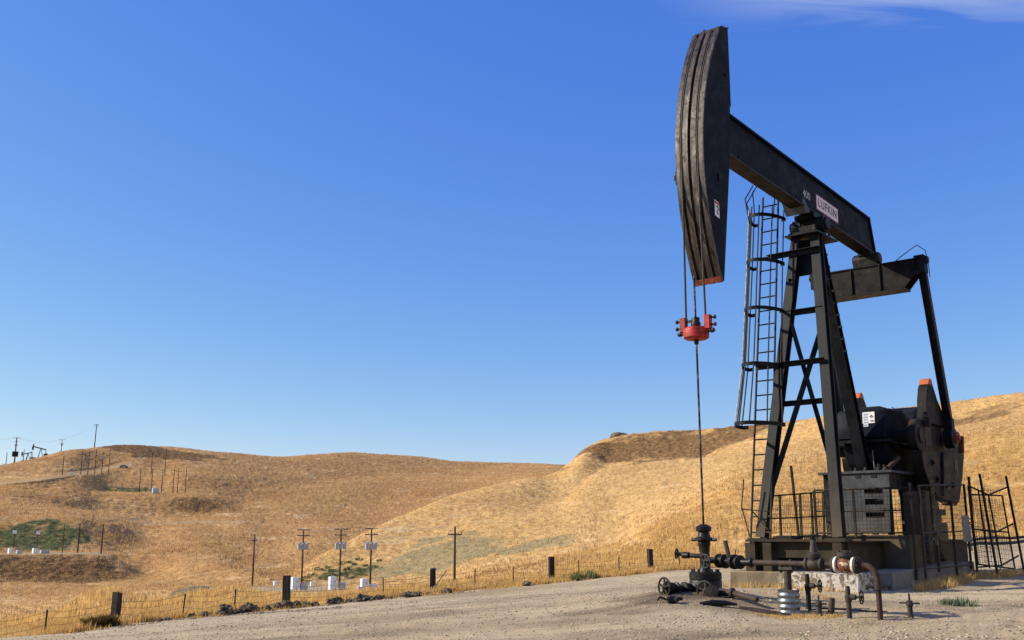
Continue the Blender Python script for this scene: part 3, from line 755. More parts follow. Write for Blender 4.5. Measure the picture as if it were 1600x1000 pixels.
def text_part(name, s, size, mat, parent, matrix, extrude=0.002, offset=0.0):
    cu = bpy.data.curves.new(name, 'FONT'); cu.body = s; cu.size = size; cu.extrude = extrude; cu.offset = offset
    cu.space_character = 1.0 if len(s) < 4 else 1.12; cu.align_x = 'CENTER'; cu.align_y = 'CENTER'
    tmp = bpy.data.objects.new(name, cu); COL.objects.link(tmp)
    dg = bpy.context.evaluated_depsgraph_get()
    me = bpy.data.meshes.new_from_object(tmp.evaluated_get(dg))
    bpy.data.objects.remove(tmp); bpy.data.curves.remove(cu)
    me.transform(matrix); me.materials.clear(); me.materials.append(M[mat])
    ob = bpy.data.objects.new(name, me); COL.objects.link(ob); ob.parent = parent
    return ob
def wheel_part(name, c, axis, Rm, parent, mat='wheel', r=0.012, spokes=5, hub=0.03):
    m = MB(); m.torus(c, axis, Rm, r, 24, 8)
    x, y, d = frame(axis); c = Vector(c)
    for k in range(spokes):
        a = 2 * math.pi * k / spokes + 0.3
        m.bar(c - d * 0.004, c + (x * math.cos(a) + y * math.sin(a)) * Rm - d * 0.002, r * 1.7, r * 1.1, up=d)
    m.lathe(c - d * 0.02, d, [(0, hub), (0.035, hub), (0.04, hub * 0.6), (0.06, hub * 0.5)], 10)
    return m.build(name, mat, parent)
def bolts(m, c, axis, Rm, n, r, h):
    x, y, d = frame(axis); c = Vector(c)
    for k in range(n):
        a = 2 * math.pi * k / n
        q = c + (x * math.cos(a) + y * math.sin(a)) * Rm
        m.lathe(q, d, [(0, r), (h, r)], 6)
def rock_part(name, size, seed, mat, parent=None, sub=2, rough=0.35, flatten=0.75):
    bm = bmesh.new(); bmesh.ops.create_icosphere(bm, subdivisions=sub, radius=0.5)
    rd = random.Random(seed); ox, oy, oz = rd.random() * 50, rd.random() * 50, rd.random() * 50
    from mathutils import noise
    for v in bm.verts:
        n = noise.noise(v.co * 2.6 + Vector((ox, oy, oz))) * rough * .6 + noise.noise(v.co * 6 + Vector((oy, ox, oz))) * rough * 0.4 - abs(noise.noise(v.co * 4 + Vector((oz, ox, oy)))) * rough * .35
        v.co = v.co * (1 + n)
        v.co.x = v.co.x * size[0]; v.co.y *= size[1]; v.co.z *= size[2]
    me = bpy.data.meshes.new(name); bm.to_mesh(me); bm.free()
    me.materials.append(M[mat])
    ob = bpy.data.objects.new(name, me); COL.objects.link(ob)
    if parent: ob.parent = parent
    return ob

# ------------------------------------------------------------------ the pumpjack
# local frame of the machine: u runs from the wellhead back to the gearbox, v to the near side, z up from the ground at the well
def P(u, v, z): return Vector((u, -v, z))
PJ_ROT = R(50)
pj = thing('pumpjack', 'large black oil pumpjack with worn curved head and caged ladder on the gravel pad', 'pumpjack', tuple(WELL), PJ_ROT)
BU, BZ, BR = 5.75, 8.35, 5.76          # saddle bearing and radius of the head's arc

# walking beam: deep I-section, nearly level
def beam_z_top(u): return 9.74 + (u - 1.53) * (9.32 - 9.74) / (9.21 - 1.53)
def beam_z_bot(u): return 8.77 + (u - 1.36) * (8.32 - 8.77) / (9.51 - 1.36)
m = MB()
def plate(m, uz, v0, v1):
    m.prism([P(u, v0, z) for u, z in uz], P(0, v1 - v0, 0)); return m
u0, u1t, u1b = 0.75, 9.21, 9.50
plate(m, [(u0, beam_z_top(u0) - .055), (u1t, beam_z_top(u1t) - .055), (u1b, beam_z_bot(u1b) + .05), (u0, beam_z_bot(u0) + .05)], -0.02, 0.02)
wb = m.build('walking_beam', 'navy', pj)
m = MB(); plate(m, [(u0, beam_z_top(u0)), (u1t, beam_z_top(u1t)), (u1t + .014, beam_z_top(u1t) - .055), (u0, beam_z_top(u0) - .055)], -0.18, 0.18)
m.build('top_flange', 'navy', wb, bevel=0.006)
m = MB(); plate(m, [(u0, beam_z_bot(u0) + .05), (u1b - .012, beam_z_bot(u1b) + .05), (u1b, beam_z_bot(u1b)), (u0, beam_z_bot(u0))], -0.18, 0.18)
m.build('bottom_flange', 'black_rusty', wb, bevel=0.006)
# closing plate and stiffeners
m = MB(); plate(m, [(u1t - .02, beam_z_top(u1t) - .056), (u1t + .012, beam_z_top(u1t) - .056), (u1b - .012, beam_z_bot(u1b) + .051), (u1b - .04, beam_z_bot(u1b) + .051)], -0.17, 0.17)
m.build('end_plate', 'navy', wb)
# boxed side plates close the beam between its flanges
for v0_, v1_ in ((0.105, 0.120), (-0.120, -0.105)):
    m = MB(); plate(m, [(0.8, beam_z_top(0.8) - .057), (9.16, beam_z_top(9.16) - .057), (9.42, beam_z_bot(9.42) + .052), (0.8, beam_z_bot(0.8) + .052)], v0_, v1_)
    m.build('side_plate', 'navy', wb)
for us in (1.9, 3.3, 4.7):
    m = MB(); m.lathe(P(us, .120, beam_z_bot(us) + .16), P(0, 1, 0), [(0, .035), (.015, .035)], 8); m.build('rivet', 'navy', wb)
sl = math.atan2(-0.42, 7.68)
def beam_mat(u, z, v):      # text frame on the near side of the beam
    xa = Vector((math.cos(sl), 0, math.sin(sl))); ya = Vector((-math.sin(sl), 0, math.cos(sl))); za = xa.cross(ya)
    mm = Matrix((xa, ya, za)).transposed().to_4x4(); mm.translation = P(u, v, z); return mm
m = MB()
def sloped_quad(m, uc, zc_, w, h, v0, v1):
    cs, sn = math.cos(sl), math.sin(sl)
    loop = [(uc + a * cs - b * sn, zc_ + a * sn + b * cs) for a, b in ((-w / 2, -h / 2), (w / 2, -h / 2), (w / 2, h / 2), (-w / 2, h / 2))]
    return plate(m, loop, v0, v1)
sloped_quad(m, 6.46, 8.88, 1.34, 0.42, 0.1205, 0.128)
np_ = m.build('name_plate', 'plate_magenta', wb)
m = MB(); sloped_quad(m, 6.46, 8.88, 1.26, 0.35, 0.1285, 0.1305); m.build('white_panel', 'plate_white', np_)
text_part('lettering', 'LUFKIN', 0.31, 'sticker_ink', np_, beam_mat(6.46, 8.88, 0.1335), 0.002, 0.004)
text_part('stencil_number', '400', 0.27, 'paint_white', wb, beam_mat(5.28, 8.93, 0.122), 0.001)

# horse head: swept grooved face, two cheek plates, back ribs
m = MB()
sec = [(-.315, .03), (-.315, 0), (-.215, 0), (-.205, .05), (-.160, .05), (-.150, 0), (-.035, 0), (-.022, .06), (.022, .06), (.035, 0), (.150, 0), (.160, .05), (.205, .05), (.215, 0), (.315, 0), (.315, .03)]
NA = 44
a_lo, a_hi = R(-25.7), R(32.4)
vs = []
for i in range(NA + 1):
    a = a_lo + (a_hi - a_lo) * i / NA
    for v, d in sec:
        rr = BR - d
        vs.append(P(BU - rr * math.cos(a), v, BZ + rr * math.sin(a)))
    for v in (.315, -.315):
        rr = BR - 0.10
        vs.append(P(BU - rr * math.cos(a), v * 0.9, BZ + rr * math.sin(a)))
k = len(sec) + 2
fs = []
for i in range(NA):
    for j in range(k):
        fs.append((i * k + j, i * k + (j + 1) % k, (i + 1) * k + (j + 1) % k, (i + 1) * k + j))
fs.append(tuple(range(k))); fs.append(tuple(NA * k + j for j in range(k)))
m.add(vs, fs)
hh = m.build('horse_head', 'face', pj, smooth=30)
def cheek(v0, v1):
    m = MB(); loop = []
    for i in range(25):
        a = a_lo + (a_hi - a_lo) * i / 24
        loop.append((BU - (BR - .012) * math.cos(a), BZ + (BR - .012) * math.sin(a)))
    loop += [(1.06, 11.56), (1.31, 11.58), (1.30, 10.6), (1.29, 9.80), (1.25, 9.78), (1.10, 8.4), (0.66, 5.90)]
    return plate(m, loop, v0, v1)
ck = cheek(.27, .302).build('cheek_plate', 'navy', hh, bevel=0.004)
cheek(-.302, -.27).build('cheek_plate', 'navy', hh, bevel=0.004)
m = MB(); m.prism([P(.93, -.31, 11.46), P(1.33, -.31, 11.585), P(1.33, .31, 11.585), P(.93, .31, 11.46)], P(0, 0, .03))
m.box(P(1.05, -.12, 11.55), (.05, .05, .08))
m.build('top_cap', 'black_rusty', hh)
m = MB(); m.prism([P(.60, -.268, 5.92), P(1.02, -.268, 7.9), P(1.04, -.268, 7.9), P(.64, -.268, 5.90)], P(0, .536, 0)); m.build('back_plate', 'navy', hh)
m = MB()                                                             # bare rusty lip at the foot of the face
a0, a1 = a_lo + 0.002, a_lo + 0.022
m.prism([P(BU - (BR + .004) * math.cos(a), v, BZ + (BR + .004) * math.sin(a)) for a, v in ((a0, -.30), (a0, .30), (a1, .30), (a1, -.30))], P(.02, 0, 0))
m.build('rusty_lip', 'orange_dull', hh)
m = MB(); plate(m, [(.39, 7.52), (.57, 7.49), (.57, 7.16), (.39, 7.19)], .303, .306)
st = m.build('warning_sticker', 'sticker', hh)
m = MB(); plate(m, [(.40, 7.505), (.56, 7.48), (.56, 7.42), (.40, 7.445)], .3065, .308); m.build('red_band', 'sticker_red', st)
m = MB(); m.tube([P(.43, .308, 7.38), P(.50, .308, 7.40), P(.53, .308, 7.33), P(.46, .308, 7.28), P(.52, .308, 7.23)], .012, 5); m.build('pictogram', 'sticker_ink', st)
for (uu, zz, ww, hh_) in ((.62, 8.05, .05, .14), (1.10, 10.45, .05, .05)):
    m = MB(); m.box(P(uu, .315, zz), (ww, .03, hh_)); m.build('lug', 'black_rusty', hh, bevel=.005)
m = MB(); m.box(P(.08, -.335, 8.02), (.10, .05, .28)); m.box(P(.05, -.37, 8.02), (.05, .04, .10)); m.build('latch', 'black_rusty', hh, bevel=.006)

# bridle: two wire ropes lying in the grooves, then hanging free to the carrier bar
for s in (-1, 1):
    pts = []
    for i in range(15):
        a = a_hi * (1 - i / 14.0) * 0.97
        pts.append(P(BU - (BR - .020) * math.cos(a), s * .185, BZ + (BR - .020) * math.sin(a)))
    pts += [P(0.005, s * .188, 7.2), P(0.01, s * .215, 4.98)]
    MB().tube(pts, .021, 8).build('bridle_cable', 'rope', pj)

# saddle bearing on top of the samson post
m = MB()
m.prism([P(5.15, -.34, 7.98), P(6.2, -.34, 7.98), P(6.2, .34, 7.98), P(5.15, .34, 7.98)], P(0, 0, .05))
m.box(P(5.65, 0, 8.10), (.75, .5, .16))
m.lathe(P(5.65, -.46, 8.26), P(0, .92, 0), [(0, .16), (.06, .16), (.07, .20), (.30, .20), (.31, .17), (.61, .17), (.62, .20), (.85, .20), (.86, .16), (.92, .16)], 20)
m.box(P(5.65, 0, 8.44), (.62, .5, .12))
sb_ = m.build('saddle_bearing', 'black', pj, bevel=.008)
for su in (-1, 1):
    for sv in (-1, 1):
        m = MB(); m.lathe(P(5.65 + su * .42, sv * .28, 8.03), (0, 0, 1), [(0, .045), (.05, .045), (.052, .025), (.12, .025)], 6)
        m.build('anchor_bolt', 'iron', sb_)
m = MB(); m.prism([P(5.05, -.32, 8.42), P(4.86, -.32, 8.70), P(5.0, -.32, 8.78), P(5.3, -.32, 8.5)], P(0, .5, 0)); m.build('grease_shield', 'stand', sb_)

# samson post
TOPZ = 7.94
legs = {}
for s in (-1, 1):
    m = MB(); f_ = P(4.10, s * .88, 0.93); t_ = P(5.42, s * .235, TOPZ)
    m.ibeam(f_, t_, .215, .235, .03, .045, up=P(0, 1, 0).cross(t_ - f_))
    lg = m.build('front_leg', 'leg', pj, bevel=.004)
    m = MB(); m.box(P(4.10, s * .88, .915), (.48, .46, .03)); m.build('foot_plate', 'skid', lg)
m = MB(); f_ = P(8.0, 0, 2.53); t_ = P(6.0, 0, TOPZ)
m.ibeam(f_, t_, .27, .25, .03, .045, up=P(0, 1, 0).cross(t_ - f_))
rl = m.build('rear_leg', 'black', pj, bevel=.004)
m = MB(); m.box(P(8.0, 0, 2.525), (.55, .5, .03)); m.build('foot_plate', 'black', rl)
def leg_pt(s, z, du=0.0):
    t = (z - .93) / (TOPZ - .93)
    return P(4.10 + t * 1.32 + du, s * (.88 - t * .645), z)
m = MB(); m.prism([P(5.1, -.42, TOPZ), P(6.28, -.42, TOPZ), P(6.28, .42, TOPZ), P(5.1, .42, TOPZ)], P(0, 0, .035)); m.build('cap_plate', 'black', pj, bevel=.005)
m = MB(); m.prism([P(5.36, -.27, 7.0), P(5.36, .27, 7.0), P(5.50, .23, 7.9), P(5.50, -.23, 7.9)], P(.02, 0, 0)); m.build('gusset', 'black', pj)
def angle_bar(name, p, q, w=.09, mat='black', parent=None, up=None):
    m = MB(); m.bar(p, q, w, .012, up=up)
    x, y, d = frame(Vector(q) - Vector(p), up)
    m.bar(Vector(p) + x * w / 2 - y * w * .45, Vector(q) + x * w / 2 - y * w * .45, .012, w * .9, up=up)
    return m.build(name, mat, parent or pj)
# X brace, ties and ladder brackets
angle_bar('cross_brace', leg_pt(-1, 6.0, .06), leg_pt(1, 2.1, .06), .12)
angle_bar('cross_brace', leg_pt(1, 6.0, .10), leg_pt(-1, 2.1, .10), .12)
angle_bar('tie_bar', leg_pt(-1, 3.97, .05), leg_pt(1, 3.97, .05), .12)
angle_bar('step_bar', P(5.0, -.50, 6.12), P(5.0, .46, 6.12), .13)
angle_bar('ladder_bracket', P(4.62, -1.12, 4.86), P(4.62, .56, 4.86), .12)
angle_bar('ladder_bracket', P(5.12, -.90, 7.58), P(5.12, .42, 7.58), .12)
angle_bar('step_bar', leg_pt(-1, 6.9, -.17), leg_pt(-1, 6.9, .2), .06)
for k in range(9):                                                     # bolted climbing cleats on the near leg's rear edge
    p = P(6.02 + .05 * k * 2, .19, 7.6 - k * .28)
    m = MB(); m.box(p, (.06, .08, .05)); m.build('cleat', 'black', rl)

# ladder with safety cage
LA = P(3.98, -.87, 0.80); LB = P(5.66, -.97, 9.25)
LD = (LB - LA); LDn = LD.normalized()
def lad(z): return LA + LD * ((z - LA.z) / LD.z)
ladder = None
for s in (-1, 1):
    m = MB(); off = P(0, s * .235, 0); off2 = P(0, s * .205, 0)
    m.bar(LA + off, LB + off2, .055, .026, up=P(0, 1, 0))
    if ladder is None: ladder = m.build('ladder', 'black', pj)
    else: m.build('side_rail', 'black', ladder)
rung_mesh = None
z = 1.05
while z < 9.1:
    c = lad(z)
    if rung_mesh is None:
        m = MB(); m.tube([P(0, -.225, 0), P(0, .225, 0)], .018, 6); rung_mesh = m.build('rung', 'black', ladder); rung_mesh.location = c
    else:
        o = rung_mesh.copy(); COL.objects.link(o); o.parent = ladder; o.location = c
    z += .345
def hoop(z, rad, dep, drop=0.0):
    c = lad(z); pts = []
    for i in range(19):
        a = math.pi * i / 18
        pts.append(c + P(-math.sin(a) * dep * 1.0, math.cos(a) * rad, -drop * math.sin(a)))
    return [c + P(.0, rad * .75, 0)] + pts + [c + P(.0, -rad * .75, 0)]
def strap(name, pts, w, t, parent):
    m = MB(); n = len(pts); vs = []
    for i, p in enumerate(pts):
        d = (pts[min(i + 1, n - 1)] - pts[max(i - 1, 0)]).normalized()
        x = d.cross(Vector((0, 0, 1))).normalized()
        for a, b in ((-t / 2, -w / 2), (t / 2, -w / 2), (t / 2, w / 2), (-t / 2, w / 2)):
            vs.append(p + x * a + Vector((0, 0, b)))
    fs = [(0, 1, 2, 3), tuple(4 * (n - 1) + k for k in (3, 2, 1, 0))]
    for i in range(n - 1):
        for k in range(4): fs.append((4 * i + k, 4 * i + (k + 1) % 4, 4 * i + 4 + (k + 1) % 4, 4 * i + 4 + k))
    m.add(vs, fs); return m.build(name, 'black', parent)
HZ = [(3.42, .52, 1.0), (4.80, .43, .84), (6.15, .42, .82), (7.35, .41, .82), (8.52, .41, .82)]
for (zh, rad, dep) in HZ: strap('cage_hoop', hoop(zh, rad, dep), .085, .014, ladder)
for a in (0.03, 0.22, 0.42, 0.58, 0.72, 0.86, 0.97):
    pts = []
    for (zh, rad, dep) in HZ:
        c = lad(zh); pts.append(c + P(-math.sin(a * math.pi) * (dep - .012), math.cos(a * math.pi) * (rad - .012), 0))
    top = pts[-1] + LDn * .25
    pts.append(top)
    MB().tube(pts, .018, 6).build('cage_bar', 'steel_light' if abs(a - .72) < .01 else 'black', ladder)  # one bar paler: the sun on it is put into its colour
for a, du, dv in ((0.2, .5, .1), (.5, .45, .0), (.8, .35, -.05), (.95, .3, -.12)):
    zh, rad, dep = HZ[-1]; c = lad(zh)
    p0 = c + P(-math.sin(a * math.pi) * (dep - .012), math.cos(a * math.pi) * (rad - .012), 0)
    MB().tube([p0, p0 + P(-.05, dv, .55), p0 + P(du, dv * .4, 1.0)], .016, 6).build('cage_bar', 'black', ladder)
m = MB()                                                              # folded lower gate of the ladder
m.tube([P(3.9, -1.16, 2.2), P(3.82, -1.20, 1.6), P(3.95, -1.10, .95)], .015, 6); m.tube([P(3.82, -1.2, 1.55), P(3.95, -.62, 1.5)], .015, 6); m.tube([P(3.95, -1.0, 1.5), P(3.98, -.66, 1.1)], .015, 6)
m.build('ladder_gate', 'black', ladder)

# equaliser beam and pitman arms
EU, EZ = 9.22, 7.57
m = MB()
m.prism([P(EU - .20, -1.38, EZ + .36), P(EU - .20, 1.38, EZ + .36), P(EU - .20, 1.38, EZ + .10), P(EU - .20, .98, EZ - .34), P(EU - .20, -.98, EZ - .34), P(EU - .20, -1.38, EZ + .10)], P(.03, 0, 0))
m.prism([P(EU + .20, -1.38, EZ + .36), P(EU + .20, 1.38, EZ + .36), P(EU + .20, 1.38, EZ + .10), P(EU + .20, .98, EZ - .34), P(EU + .20, -.98, EZ - .34), P(EU + .20, -1.38, EZ + .10)], P(.03, 0, 0))
m.box(P(EU + .015, 0, EZ + .375), (.50, 2.80, .03)); m.box(P(EU + .015, 0, EZ - .355), (.50, 1.98, .03))
eq = m.build('equaliser', 'black_rusty', pj)
for v in (-.38, .38):
    m = MB(); m.box(P(EU - .225, v, EZ + .01), (.05, .03, .68)); m.build('stiffener', 'black_rusty', eq)
m = MB(); m.box(P(EU, 0, EZ + .47), (.44, .62, .16)); m.lathe(P(EU, -.36, EZ + .60), P(0, .72, 0), [(0, .14), (.05, .18), (.67, .18), (.72, .14)], 18); m.box(P(EU, 0, EZ + .74), (.40, .34, .12))
m.build('tail_bearing', 'black_rusty', eq, bevel=.01)
m = MB(); m.tube([P(EU - .1, .75, EZ + .40), P(EU - .1, 1.0, EZ + .56), P(EU, 1.32, EZ + .78), P(EU, 1.52, EZ + .60), P(EU + .05, 1.56, EZ + .2), P(EU + .1, 1.55, EZ - .1)], .012, 6); m.build('grease_hose', 'rope', eq)
WU, WZ = 10.32, 3.43
for s in (-1, 1):
    v = 1.40 * s
    m = MB(); tp = P(9.16, v, 7.92); bt = P(WU, v, WZ + .25)
    m.ibeam(bt, tp, .16, .19, .02, .03, up=P(0, 1, 0))
    pm = m.build('pitman_arm', 'black', pj, bevel=.003)
    m = MB(); m.box(P(9.16, v, 7.80), (.28, .26, .46)); m.lathe(P(9.16, v - .20, 7.9), P(0, .40, 0), [(0, .08), (.03, .11), (.37, .11), (.40, .08)], 14); m.build('upper_clevis', 'black', pm, bevel=.01)
    m = MB(); m.lathe(P(WU, v - .13, WZ), P(0, .26, 0), [(0, .20), (.02, .26), (.24, .26), (.26, .20)], 22); m.box(P(WU - .04, v, WZ + .30), (.22, .22, .40)); m.build('wrist_bearing', 'black', pm, bevel=.008)
    m = MB(); m.lathe(P(WU, v + s * .13, WZ), P(0, s, 0), [(0, .13), (.05, .13), (.06, .07), (.10, .07)], 14); m.build('wrist_nut', 'orange_dull', pm)

# cranks with counterweights
CU, CZ = 8.62, 3.40
def crank(s, du, uw):
    v0, v1 = 1.03 * s, 1.22 * s
    loop = []
    for i in range(13):
        a = math.pi / 2 + math.pi * i / 12
        loop.append((CU + du + .40 * math.cos(a), CZ + .40 * math.sin(a)))
    loop += [(CU + du + 3.05, CZ - .28), (CU + du + 3.15, CZ - .18), (CU + du + 3.15, CZ + .20), (CU + du + 3.05, CZ + .30)]
    m = MB(); plate(m, loop, v0, v1); c = m.build('crank', 'crank', pj, bevel=.012)
    m = MB(); m.lathe(P(CU + du, v0, CZ), P(0, s, 0), [(-.10, .24), (0, .24), (.19, .24), (.21, .20), (.23, .20)], 20); m.build('crank_hub', 'crank', c)
    for k in range(3):
        m = MB(); m.box(P(CU + du + .9 + .35 * k, (v1 + .004 * s), CZ - .02), (.07, .02, .10)); m.build('slot_shade', 'oily', c)  # raised dark blocks, their colour standing in for shade inside slots
    m = MB(); plate(m, [(CU + du + 3.152, CZ - .18), (CU + du + 3.165, CZ - .18), (CU + du + 3.165, CZ + .2), (CU + du + 3.152, CZ + .2)], v0 + .01 * s, v1 - .01 * s); m.build('orange_end', 'orange_dull', c)
    # upper and lower counterweights
    up_ = [(8.95, 3.72), (9.05, 4.30), (9.20, 4.64), (9.28, 4.72), (9.62, 4.72), (9.85, 4.40), (10.3, 4.0), (10.7, 3.72)]
    m = MB(); plate(m, [(a + uw, b) for a, b in up_], 1.05 * s, 1.30 * s); w = m.build('counterweight', 'crank', c, bevel=.015)
    m = MB(); plate(m, [(9.285 + uw, 4.724), (9.34 + uw, 4.83), (9.45 + uw, 4.90), (9.55 + uw, 4.86), (9.62 + uw, 4.724)], 1.05 * s, 1.30 * s); m.build('orange_tip', 'orange', w, bevel=.012)
    m = MB(); m.lathe(P(8.98 + uw, 1.22 * s, 3.64), (0, 0, 1), [(0, .14), (.22, .14), (.24, .10), (.30, .05), (.36, .05)], 14); m.build('adjuster_bolt', 'crank', w)
    lo = [(8.35, 3.02), (8.42, 2.60), (8.75, 2.20), (9.30, 1.93), (10.2, 1.80), (10.70, 1.82), (11.05, 2.02), (11.42, 2.55), (11.70, 3.12)]
    m = MB(); plate(m, [(a + uw, b) for a, b in lo], 1.05 * s, 1.30 * s); w = m.build('counterweight', 'crank', c, bevel=.015)
    m = MB(); plate(m, [(10.25 + uw, 1.792), (10.70 + uw, 1.812), (11.05 + uw, 2.012), (10.98 + uw, 1.86), (10.7 + uw, 1.74), (10.3 + uw, 1.75)], 1.06 * s, 1.29 * s); m.build('red_tip', 'red_dark', w)
    for (ru, rz_) in ((9.3, 2.35), (9.9, 2.2), (10.5, 2.25), (9.05, 2.75)):
        m = MB(); m.lathe(P(ru + uw, 1.30 * s, rz_), P(0, s, 0), [(0, .08), (.03, .08), (.032, .045), (.07, .045)], 8); m.build('boss', 'crank', w)
    m = MB(); plate(m, [(9.55 + uw, 1.95), (9.68 + uw, 1.94), (9.95 + uw, 3.05), (9.80 + uw, 3.05)], 1.30 * s, 1.36 * s); m.build('rib', 'crank', w, bevel=.01)
    m = MB(); plate(m, [(10.78 + uw, 2.62), (11.02 + uw, 2.62), (11.02 + uw, 2.92), (10.78 + uw, 2.92)], 1.301 * s, 1.31 * s); m.build('recess_shade', 'oily', w)  # flat dark plate on the face, painting the shade of a hollow
    m = MB(); plate(m, [(11.66 + uw, 3.13), (11.72 + uw, 3.13), (11.80 + uw, 3.60), (11.74 + uw, 3.60)], 1.22 * s, 1.30 * s); m.build('orange_edge', 'orange_dull', w)
    m = MB(); plate(m, [(CU + du + .30, CZ - .25), (CU + du + .75, CZ - .22), (CU + du + .75, CZ + .22), (CU + du + .30, CZ + .25)], v1, v1 + .012 * s); m.build('clamp_plate', 'oily', c)
    return c
crank(1, 0, 0)
crank(-1, .55, 1.45)

# gear reducer
def gbox(m, prof, v0, v1): return plate(m, prof, v0, v1)
m = MB(); gbox(m, [(7.92, 3.30), (7.98, 4.02), (8.10, 4.07), (9.15, 4.12), (9.95, 3.93), (10.45, 3.42), (10.45, 3.30)], -.62, .62)
gb = m.build('gear_reducer', 'navy', pj, bevel=.05)
m = MB(); gbox(m, [(8.05, 3.22), (8.20, 2.70), (8.6, 2.54), (9.9, 2.54), (10.3, 2.75), (10.38, 3.22)], -.52, .56); m.build('lower_case', 'navy', gb, bevel=.04)
m = MB(); m.box(P(9.2, 0, 3.26), (2.66, 1.42, .075)); m.build('split_flange', 'black', gb, bevel=.01)
m = MB(); m.box(P(8.6, .1, 4.13), (.45, .5, .06)); m.box(P(9.4, -.1, 4.11), (.3, .4, .08)); m.build('inspection_cover', 'black', gb, bevel=.01)
m = MB(); m.lathe(P(CU, -1.02, CZ), P(0, 2.04, 0), [(0, .17), (.40, .17), (.41, .30), (.55, .33), (1.49, .33), (1.63, .30), (1.64, .17), (2.04, .17)], 22); m.build('crankshaft', 'crank', gb)
m = MB(); gbox(m, [(7.955, 3.66), (7.975, 3.98), (7.970, 3.98), (7.950, 3.66)], -.02, -.01)
def front_quad(name, v0, v1, z0, z1, mat, parent, d=0.0):
    f = lambda z: 7.92 + (z - 3.30) / .72 * .06 - .006 - d
    m = MB(); m.prism([P(f(z0), v0, z0), P(f(z0), v1, z0), P(f(z1), v1, z1), P(f(z1), v0, z1)], P(-.002, 0, 0)); return m.build(name, mat, parent)
stk = front_quad('data_sticker', .06, .36, 3.70, 3.98, 'sticker', gb)
front_quad('blue_text', .08, .20, 3.62, 3.95, 'sticker_blue', stk, .003)
for k in range(9): front_quad('text_line', .09, .19, 3.65 + k * .033, 3.665 + k * .033, 'sticker_ink', stk, .0055) if k % 2 == 0 else None
m = MB(); f_ = lambda z: 7.92 + (z - 3.30) / .72 * .06 - .012
m.tube([P(f_(3.80), .24, 3.86), P(f_(3.8), .29, 3.90), P(f_(3.85), .33, 3.86), P(f_(3.8), .27, 3.84)], .008, 4); m.tube([P(f_(3.76), .25, 3.76), P(f_(3.76), .33, 3.76)], .014, 5); m.build('pictogram', 'sticker_ink', stk)
m = MB(); m.tube([P(8.3, .68, 4.1), P(8.9, .72, 3.9), P(9.6, .74, 3.55), P(9.9, .72, 3.5)], .012, 5); m.build('oil_line', 'rope', gb)
m = MB(); m.tube([P(7.86, .30, 2.55), P(7.86, .29, 3.02)], .011, 6); m.build('dip_stick', 'steel_light', gb)
for (uu, vv, zz, r_) in ((7.86, .42, 2.60, .07), (7.84, .55, 2.58, .05), (7.85, .34, 2.58, .05)):
    m = MB(); m.lathe(P(uu, vv, zz - .07), (0, 0, 1), [(0, r_), (.08, r_), (.085, r_ * .6), (.16, r_ * .6)], 8); m.build('pipe_fitting', 'oily', gb)
m = MB(); m.bar(P(7.9, .62, 2.58), P(8.25, .78, 2.86), .10, .08); m.build('brake_lever', 'rust_pipe', gb)
# belt sheave guard behind the reducer
m = MB(); m.lathe(P(11.15, -.55, 3.62), P(0, 1.0, 0), [(0, .70), (.02, .78), (.98, .78), (1.0, .70)], 30); m.build('belt_guard', 'navy', pj, smooth=25)
m = MB(); m.bar(P(11.3, -.1, 3.5), P(12.4, -.1, 1.2), .7, .9); m.box(P(12.4, -.1, 1.0), (1.0, .9, .7)); m.build('motor_housing', 'black', pj, bevel=.04)

# gearbox stand: lit slotted front panel, dark open side
m = MB(); m.box(P(8.9, .02, 2.47), (3.30, 1.82, .06)); stn = m.build('reducer_stand', 'stand', pj, bevel=.006)
m = MB(); m.prism([P(7.30, -.60, 2.10), P(7.30, .84, 2.10), P(7.30, .84, 2.44), P(7.30, -.60, 2.44)], P(.02, 0, 0)); m.build('front_apron', 'stand', stn)
for v in (.10, .48):
    m = MB(); m.box(P(7.292, v, 2.39), (.012, .13, .11)); m.build('notch_shade', 'oily', stn)  # dark block over the apron; a cut-out's shade given as colour
m = MB(); rows = [(1.08, 1.28), (1.28, 1.44), (1.44, 1.62), (1.62, 1.78), (1.78, 1.95), (1.95, 2.095)]
sl0, sl1 = .22, .66
m.prism([P(7.32, -.60, 1.08), P(7.32, sl0, 1.08), P(7.32, sl0, 2.095), P(7.32, -.60, 2.095)], P(.02, 0, 0))
m.prism([P(7.32, sl1, 1.08), P(7.32, .78, 1.08), P(7.32, .82, 2.095), P(7.32, sl1, 2.095)], P(.02, 0, 0))
for z0, z1 in ((1.08, 1.40), (1.53, 1.70), (1.84, 1.96), (2.08, 2.095)):
    m.prism([P(7.32, sl0, z0), P(7.32, sl1, z0), P(7.32, sl1, z1), P(7.32, sl0, z1)], P(.02, 0, 0))
m.build('slotted_panel', 'stand', stn)
m = MB(); m.prism([P(7.5, -.6, 1.06), P(7.5, .75, 1.06), P(7.5, .75, 2.1), P(7.5, -.6, 2.1)], P(.02, 0, 0)); m.build('inner_panel', 'oily', stn)
m = MB(); m.box(P(7.33, .10, 1.05), (.16, 1.42, .05)); m.build('rusty_ledge', 'rust_red', stn)
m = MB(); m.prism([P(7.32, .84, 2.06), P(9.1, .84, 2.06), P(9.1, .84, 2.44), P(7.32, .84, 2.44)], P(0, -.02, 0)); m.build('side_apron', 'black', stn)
for k in range(5):
    m = MB(); m.prism([P(7.55 + .28 * k, .842, 2.42), P(7.70 + .28 * k, .842, 2.42), P(7.62 + .28 * k, .842, 2.16)], P(0, .012, 0)); m.build('rib', 'oily', stn)
for u in (7.45, 8.4, 9.3, 10.4):
    for v in (-.75, .75):
        m = MB(); m.bar(P(u, v, .3), P(u, v, 2.44), .12, .12); m.build('column', 'black', stn)
